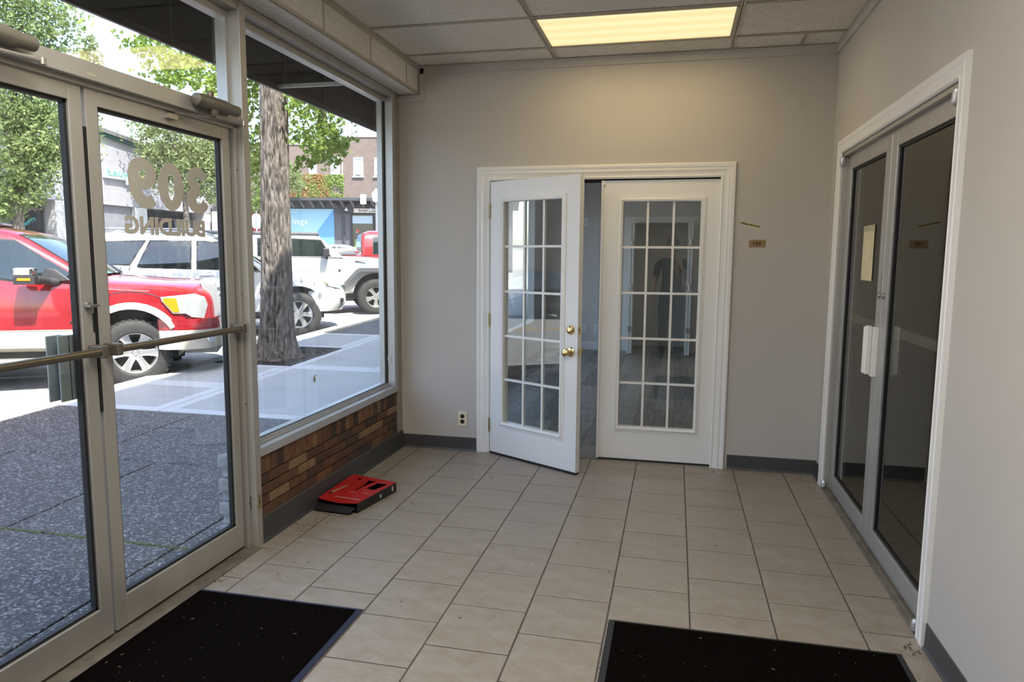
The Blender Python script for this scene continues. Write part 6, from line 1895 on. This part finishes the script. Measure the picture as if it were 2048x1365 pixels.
B = facing('brick_building', 'brown brick upper storey with white sash windows, behind the shop row', -23.29, 31.15)
BR = m_rows('brown_brick', (.145, .10, .085), (.20, .145, .12), (.20, .17, .15), .06, .2)
m2 = MB(); m2.box(-4, 7.02, 0, 8, 0, 7.64); m2.box(7.02, 15, 0, 8, 0, 8.08); m2.box(4.6, 7.02, .1, 8, 7.6, 7.72); m2.build('wall', BR, B, local=True)
m2 = MB(); m2.box(-4, 7.02, -.04, .3, 7.62, 7.70); m2.box(7.0, 15, -.04, .3, 8.06, 8.15); m2.build('coping', mat('coping', (.3, .27, .25), .8), B, local=True)
m_lint = mat('stone_sill', (.55, .54, .52), .8)
for s0, s1 in ((-1.5, -1.0), (.6, 1.1), (2.7, 3.2), (4.97, 5.4), (6.2, 6.72), (7.48, 8.03), (8.66, 9.2), (10.0, 10.55), (11.4, 11.95)):
    m2 = MB(); f_ = .06
    m2.box(s0, s0 + f_, -.03, .06, 5.92, 6.95); m2.box(s1 - f_, s1, -.03, .06, 5.92, 6.95); m2.box(s0, s1, -.03, .06, 6.88, 6.95); m2.box(s0, s1, -.03, .06, 5.92, 5.98); m2.box(s0, s1, -.025, .06, 6.40, 6.45)
    w_ = m2.build('sash_window', mat('sash_white', (.8, .8, .8), .5), B, local=True)
    m2 = MB(); m2.box(s0 + f_, s1 - f_, -.01, .04, 5.95, 6.9); m2.build('pane', mat('pane_sky', (.30, .36, .46), .15, spec=.8), w_, local=True)
    m2 = MB(); m2.box(s0 - .05, s1 + .05, -.08, .05, 5.84, 5.92); m2.build('window_sill', m_lint, w_, local=True)
    m2 = MB(); m2.box(s0 + .12, s1 - .1, -.14, .02, 5.98, 6.16); m2.build('air_conditioner', mat('ac_white', (.6, .6, .58), .6), w_, local=True, bevel=.02)
m2 = MB(); m2.box(6.84, 6.88, -.05, 0, 5.5, 6.93); m2.box(6.84, 6.92, -.08, 0, 5.5, 5.54); m2.build('drain_pipe', mat('sash_white', (.8, .8, .8), .5), B, local=True)
m2 = MB(); m2.box(8.6, 8.75, 1, 1.2, 8.1, 8.9); m2.box(9.5, 9.75, 2, 2.3, 8.1, 8.6); m2.build('chimney', mat('vent_blue', (.5, .6, .68), .7), B, local=True)
# creeper on the brick wall
rr = random.Random(9)
for nm, n, x0, x1, cols in (('creeper', 7000, 3.9, 6.95, ((.12, .2, .03), (.26, .32, .08))), ('creeper', 5000, 3.6, 6.1, ((.24, .09, .03), (.34, .2, .08)))):
    V, F = [], []
    for _ in range(n):
        x = rr.uniform(x0, x1); z = rr.uniform(4.0, 6.0)
        dens = mnoise.noise(Vector((x * 1.3, z * 1.1, 0 if cols[0][0] < .2 else 5))) + .35 - .25 * max(0, z - 5.4) * 2
        if dens < rr.uniform(-.05, .5): continue
        s_ = rr.uniform(.03, .055); y = -rr.uniform(.02, .14); k = len(V); a = rr.uniform(0, 6.3)
        for q in range(4):
            V.append((x + s_ * math.cos(a + q * PI / 2), y + rr.uniform(-.03, .03), z + s_ * math.sin(a + q * PI / 2)))
        F.append((k, k + 1, k + 2, k + 3))
    m2 = MB(); m2.v = V; m2.f = F; m2.mi = [0] * len(F); m2.sm = [False] * len(F)
    tag(m2.build('creeper', m_leaf('creeper_%d' % n, cols[0], cols[1], .25), B, local=True), kind='stuff')

# street furniture far off
t = thing('street_lamp', 'white lantern on a dark post before the bridal shop', 'lamp', (-10.5, 23.3, gz(23.3) - .1))
z0 = gz(23.3) - .1
m2 = MB(); m2.tube([(-10.5, 23.3, z0), (-10.5, 23.3, z0 + 3.2)], .05, 10); m2.lathe([(0, .12), (.25, .1), (.4, .055)], (-10.5, 23.3, z0), (0, 0, 1), 12); m2.build('pole', mat('lamp_post', (.2, .21, .23), .5), t)
m2 = MB(); m2.lathe([(0, .07), (.05, .15), (.3, .19), (.34, .2), (.5, .06), (.6, .0)], (-10.5, 23.3, z0 + 3.16), (0, 0, 1), 10); m2.build('lantern', mat('lantern_white', (.82, .82, .8), .4), t)
t = thing('stop_sign', 'octagonal road sign seen from its pale back before the red wall', 'sign', (-15.38, 22.05, gz(22)))
m2 = MB(); m2.tube([(-15.38, 22.05, gz(22) - .1), (-15.38, 22.05, 3.3)], .035, 8); m2.build('pole', mat('lamp_post', (.2, .21, .23), .5), t)
m2 = MB(); u = Vector((.42, .9, 0)).normalized(); n_ = Vector((-u.y, u.x, 0))
m2.prism([Vector((-15.40, 22.1, 2.88)) + u * .31 * math.cos(PI / 8 + k * PI / 4) + Vector((0, 0, .33 * math.sin(PI / 8 + k * PI / 4))) for k in range(8)], n_ * .01); m2.build('plate', mat('sign_back', (.75, .75, .74), .4), t)

# ================================================================== PERSON (seen only mirrored in the closed French door)
def person():
    t = thing('person', 'person in dark t-shirt and jeans, mirrored in the closed French door', 'person', (1.86, -5.50, 0))
    t.scale = (1.04, 1.04, 1.095)
    J = {  # joint: (x, y, z, rx, ry)
        'pelvis': (0, 0, .86, .15, .11), 'belly': (0, .005, .99, .145, .105), 'chest': (0, -.01, 1.17, .165, .115), 'upper': (0, -.02, 1.29, .13, .09), 'neck': (0, -.005, 1.375, .055, .058),
        'jaw': (0, .02, 1.44, .062, .075), 'head': (0, .015, 1.52, .078, .095), 'crown': (0, .005, 1.59, .062, .075),
        'hipl': (-.095, 0, .80, .095, .095), 'kneel': (-.105, .01, .45, .06, .065), 'anklel': (-.11, -.02, .09, .042, .048), 'toel': (-.125, .14, .035, .04, .03),
        'hipr': (.095, 0, .80, .095, .095), 'kneer': (.105, .02, .45, .06, .065), 'ankler': (.11, -.01, .09, .042, .048), 'toer': (.125, .15, .035, .04, .03),
        'shl': (-.185, -.02, 1.295, .062, .062), 'ell': (-.245, -.03, 1.03, .042, .042), 'wrl': (-.255, .06, .81, .029, .025), 'pal': (-.255, .085, .74, .036, .02),
        'shr': (.185, -.02, 1.295, .062, .062), 'elr': (.26, .03, 1.06, .042, .042), 'wrr': (.13, .13, 1.24, .028, .026), 'par': (.09, .145, 1.30, .032, .022)}
    E2 = [('pelvis', 'belly'), ('belly', 'chest'), ('chest', 'upper'), ('upper', 'neck'), ('neck', 'jaw'), ('jaw', 'head'), ('head', 'crown'),
          ('pelvis', 'hipl'), ('hipl', 'kneel'), ('kneel', 'anklel'), ('anklel', 'toel'), ('pelvis', 'hipr'), ('hipr', 'kneer'), ('kneer', 'ankler'), ('ankler', 'toer'),
          ('upper', 'shl'), ('shl', 'ell'), ('ell', 'wrl'), ('wrl', 'pal'), ('upper', 'shr'), ('shr', 'elr'), ('elr', 'wrr'), ('wrr', 'par')]
    # fingers
    for sd, base, d, sp in (('l', 'pal', Vector((0, .015, -1)), Vector((0, 1, 0))), ('r', 'par', Vector((-.2, -.1, 1)), Vector((1, .3, 0)))):
        b = Vector(J[base][:3])
        for q, (off, ln) in enumerate(((-.024, .058), (-.008, .068), (.008, .064), (.024, .05))):
            p1 = b + sp * off + d * .035; p2 = p1 + d * ln * .55; p3 = p2 + d * ln * .4 + Vector((.012 if sd == 'l' else 0, 0 if sd == 'l' else -.015, 0))
            for i, p in enumerate((p1, p2, p3)):
                J['f%s%d%d' % (sd, q, i)] = (*p, .0095 - .001 * i, .009 - .001 * i)
            E2 += [(base, 'f%s%d0' % (sd, q)), ('f%s%d0' % (sd, q), 'f%s%d1' % (sd, q)), ('f%s%d1' % (sd, q), 'f%s%d2' % (sd, q))]
        th = b + sp * .034 - d * .005
        J['t%s0' % sd] = (*th, .011, .011); J['t%s1' % sd] = (*(th + sp * .02 + d * .03), .0095, .0095)
        E2 += [(base, 't%s0' % sd), ('t%s0' % sd, 't%s1' % sd)]
    names = list(J); idx = {n: i for i, n in enumerate(names)}
    me = bpy.data.meshes.new('body'); me.from_pydata([J[n][:3] for n in names], [(idx[a], idx[b]) for a, b in E2], [])
    o = bpy.data.objects.new('body', me); COL.objects.link(o)
    sk = o.modifiers.new('skin', 'SKIN'); sk.use_smooth_shade = True
    sv = me.skin_vertices[0].data
    for n in names:
        sv[idx[n]].radius = J[n][3:]
        sv[idx[n]].use_root = (n == 'pelvis')
    sb = o.modifiers.new('sub', 'SUBSURF'); sb.levels = 2; sb.render_levels = 2
    dg = bpy.context.evaluated_depsgraph_get()
    m3 = bpy.data.meshes.new_from_object(o.evaluated_get(dg), depsgraph=dg)
    o.modifiers.clear(); o.data = m3
    m3.materials.clear()
    for m in (mat('shirt_dark', (.035, .037, .04), .9, var=.1, bump=.2, bscale=300), mat('jeans_blue', (.05, .065, .11), .9, var=.15, vscale=30), mat('skin', (.45, .28, .21), .5, var=.05), mat('shoe_dark', (.03, .028, .026), .6, var=.1)):
        m3.materials.append(m)
    for p in m3.polygons:
        c = p.center
        arm = abs(c.x) > .2 or (c.y > .085 and c.z > 1.1)
        if c.z > 1.355 and abs(c.x) < .12 and not (c.y > .1): p.material_index = 2
        elif arm and (c.z < 1.11): p.material_index = 2
        elif (c.x > .05 and c.y > .06 and c.z > 1.1): p.material_index = 2
        elif c.z < .10: p.material_index = 3
        elif c.z < .90 and abs(c.x) < .235: p.material_index = 1
        elif c.z < .90: p.material_index = 2
        else: p.material_index = 0
    o.parent = t; OFFSET[o.name] = (0, 0, 0)
    hair = MB(); hair.lathe([(0, .094), (.03, .09), (.06, .07), (.08, .035), (.085, 0)], (0, -.002, 1.545), (0, -.12, 1), 20); hair.build('hair', mat('hair_grey', (.12, .10, .085), .8, var=.2, vscale=60), t, local=True, angle=60)
    f = MB(); f.lathe([(0, .016), (.02, .012), (.03, .004)], (0, .098, 1.49), (0, 1, .2), 10)
    f.build('nose', MATS['skin'], t, local=True, angle=60)
    for s_ in (-1, 1):
        f = MB(); f.lathe([(0, .011), (.006, .008), (.008, 0)], (s_ * .033, .092, 1.522), (0, 1, 0), 10); f.build('eye', mat('eye_dark', (.05, .04, .035), .3), t, local=True, angle=60)
        f = MB(); f.lathe([(0, .03), (.008, .028), (.012, .01)], (s_ * .078, .005, 1.51), (s_, 0, 0), 12); f.build('ear', MATS['skin'], t, local=True, angle=60)
    f = MB(); f.box(-.028, .028, .088, .098, 1.447, 1.457); f.build('mouth', mat('lip', (.32, .14, .12), .5), t, local=True, bevel=.004)
person()
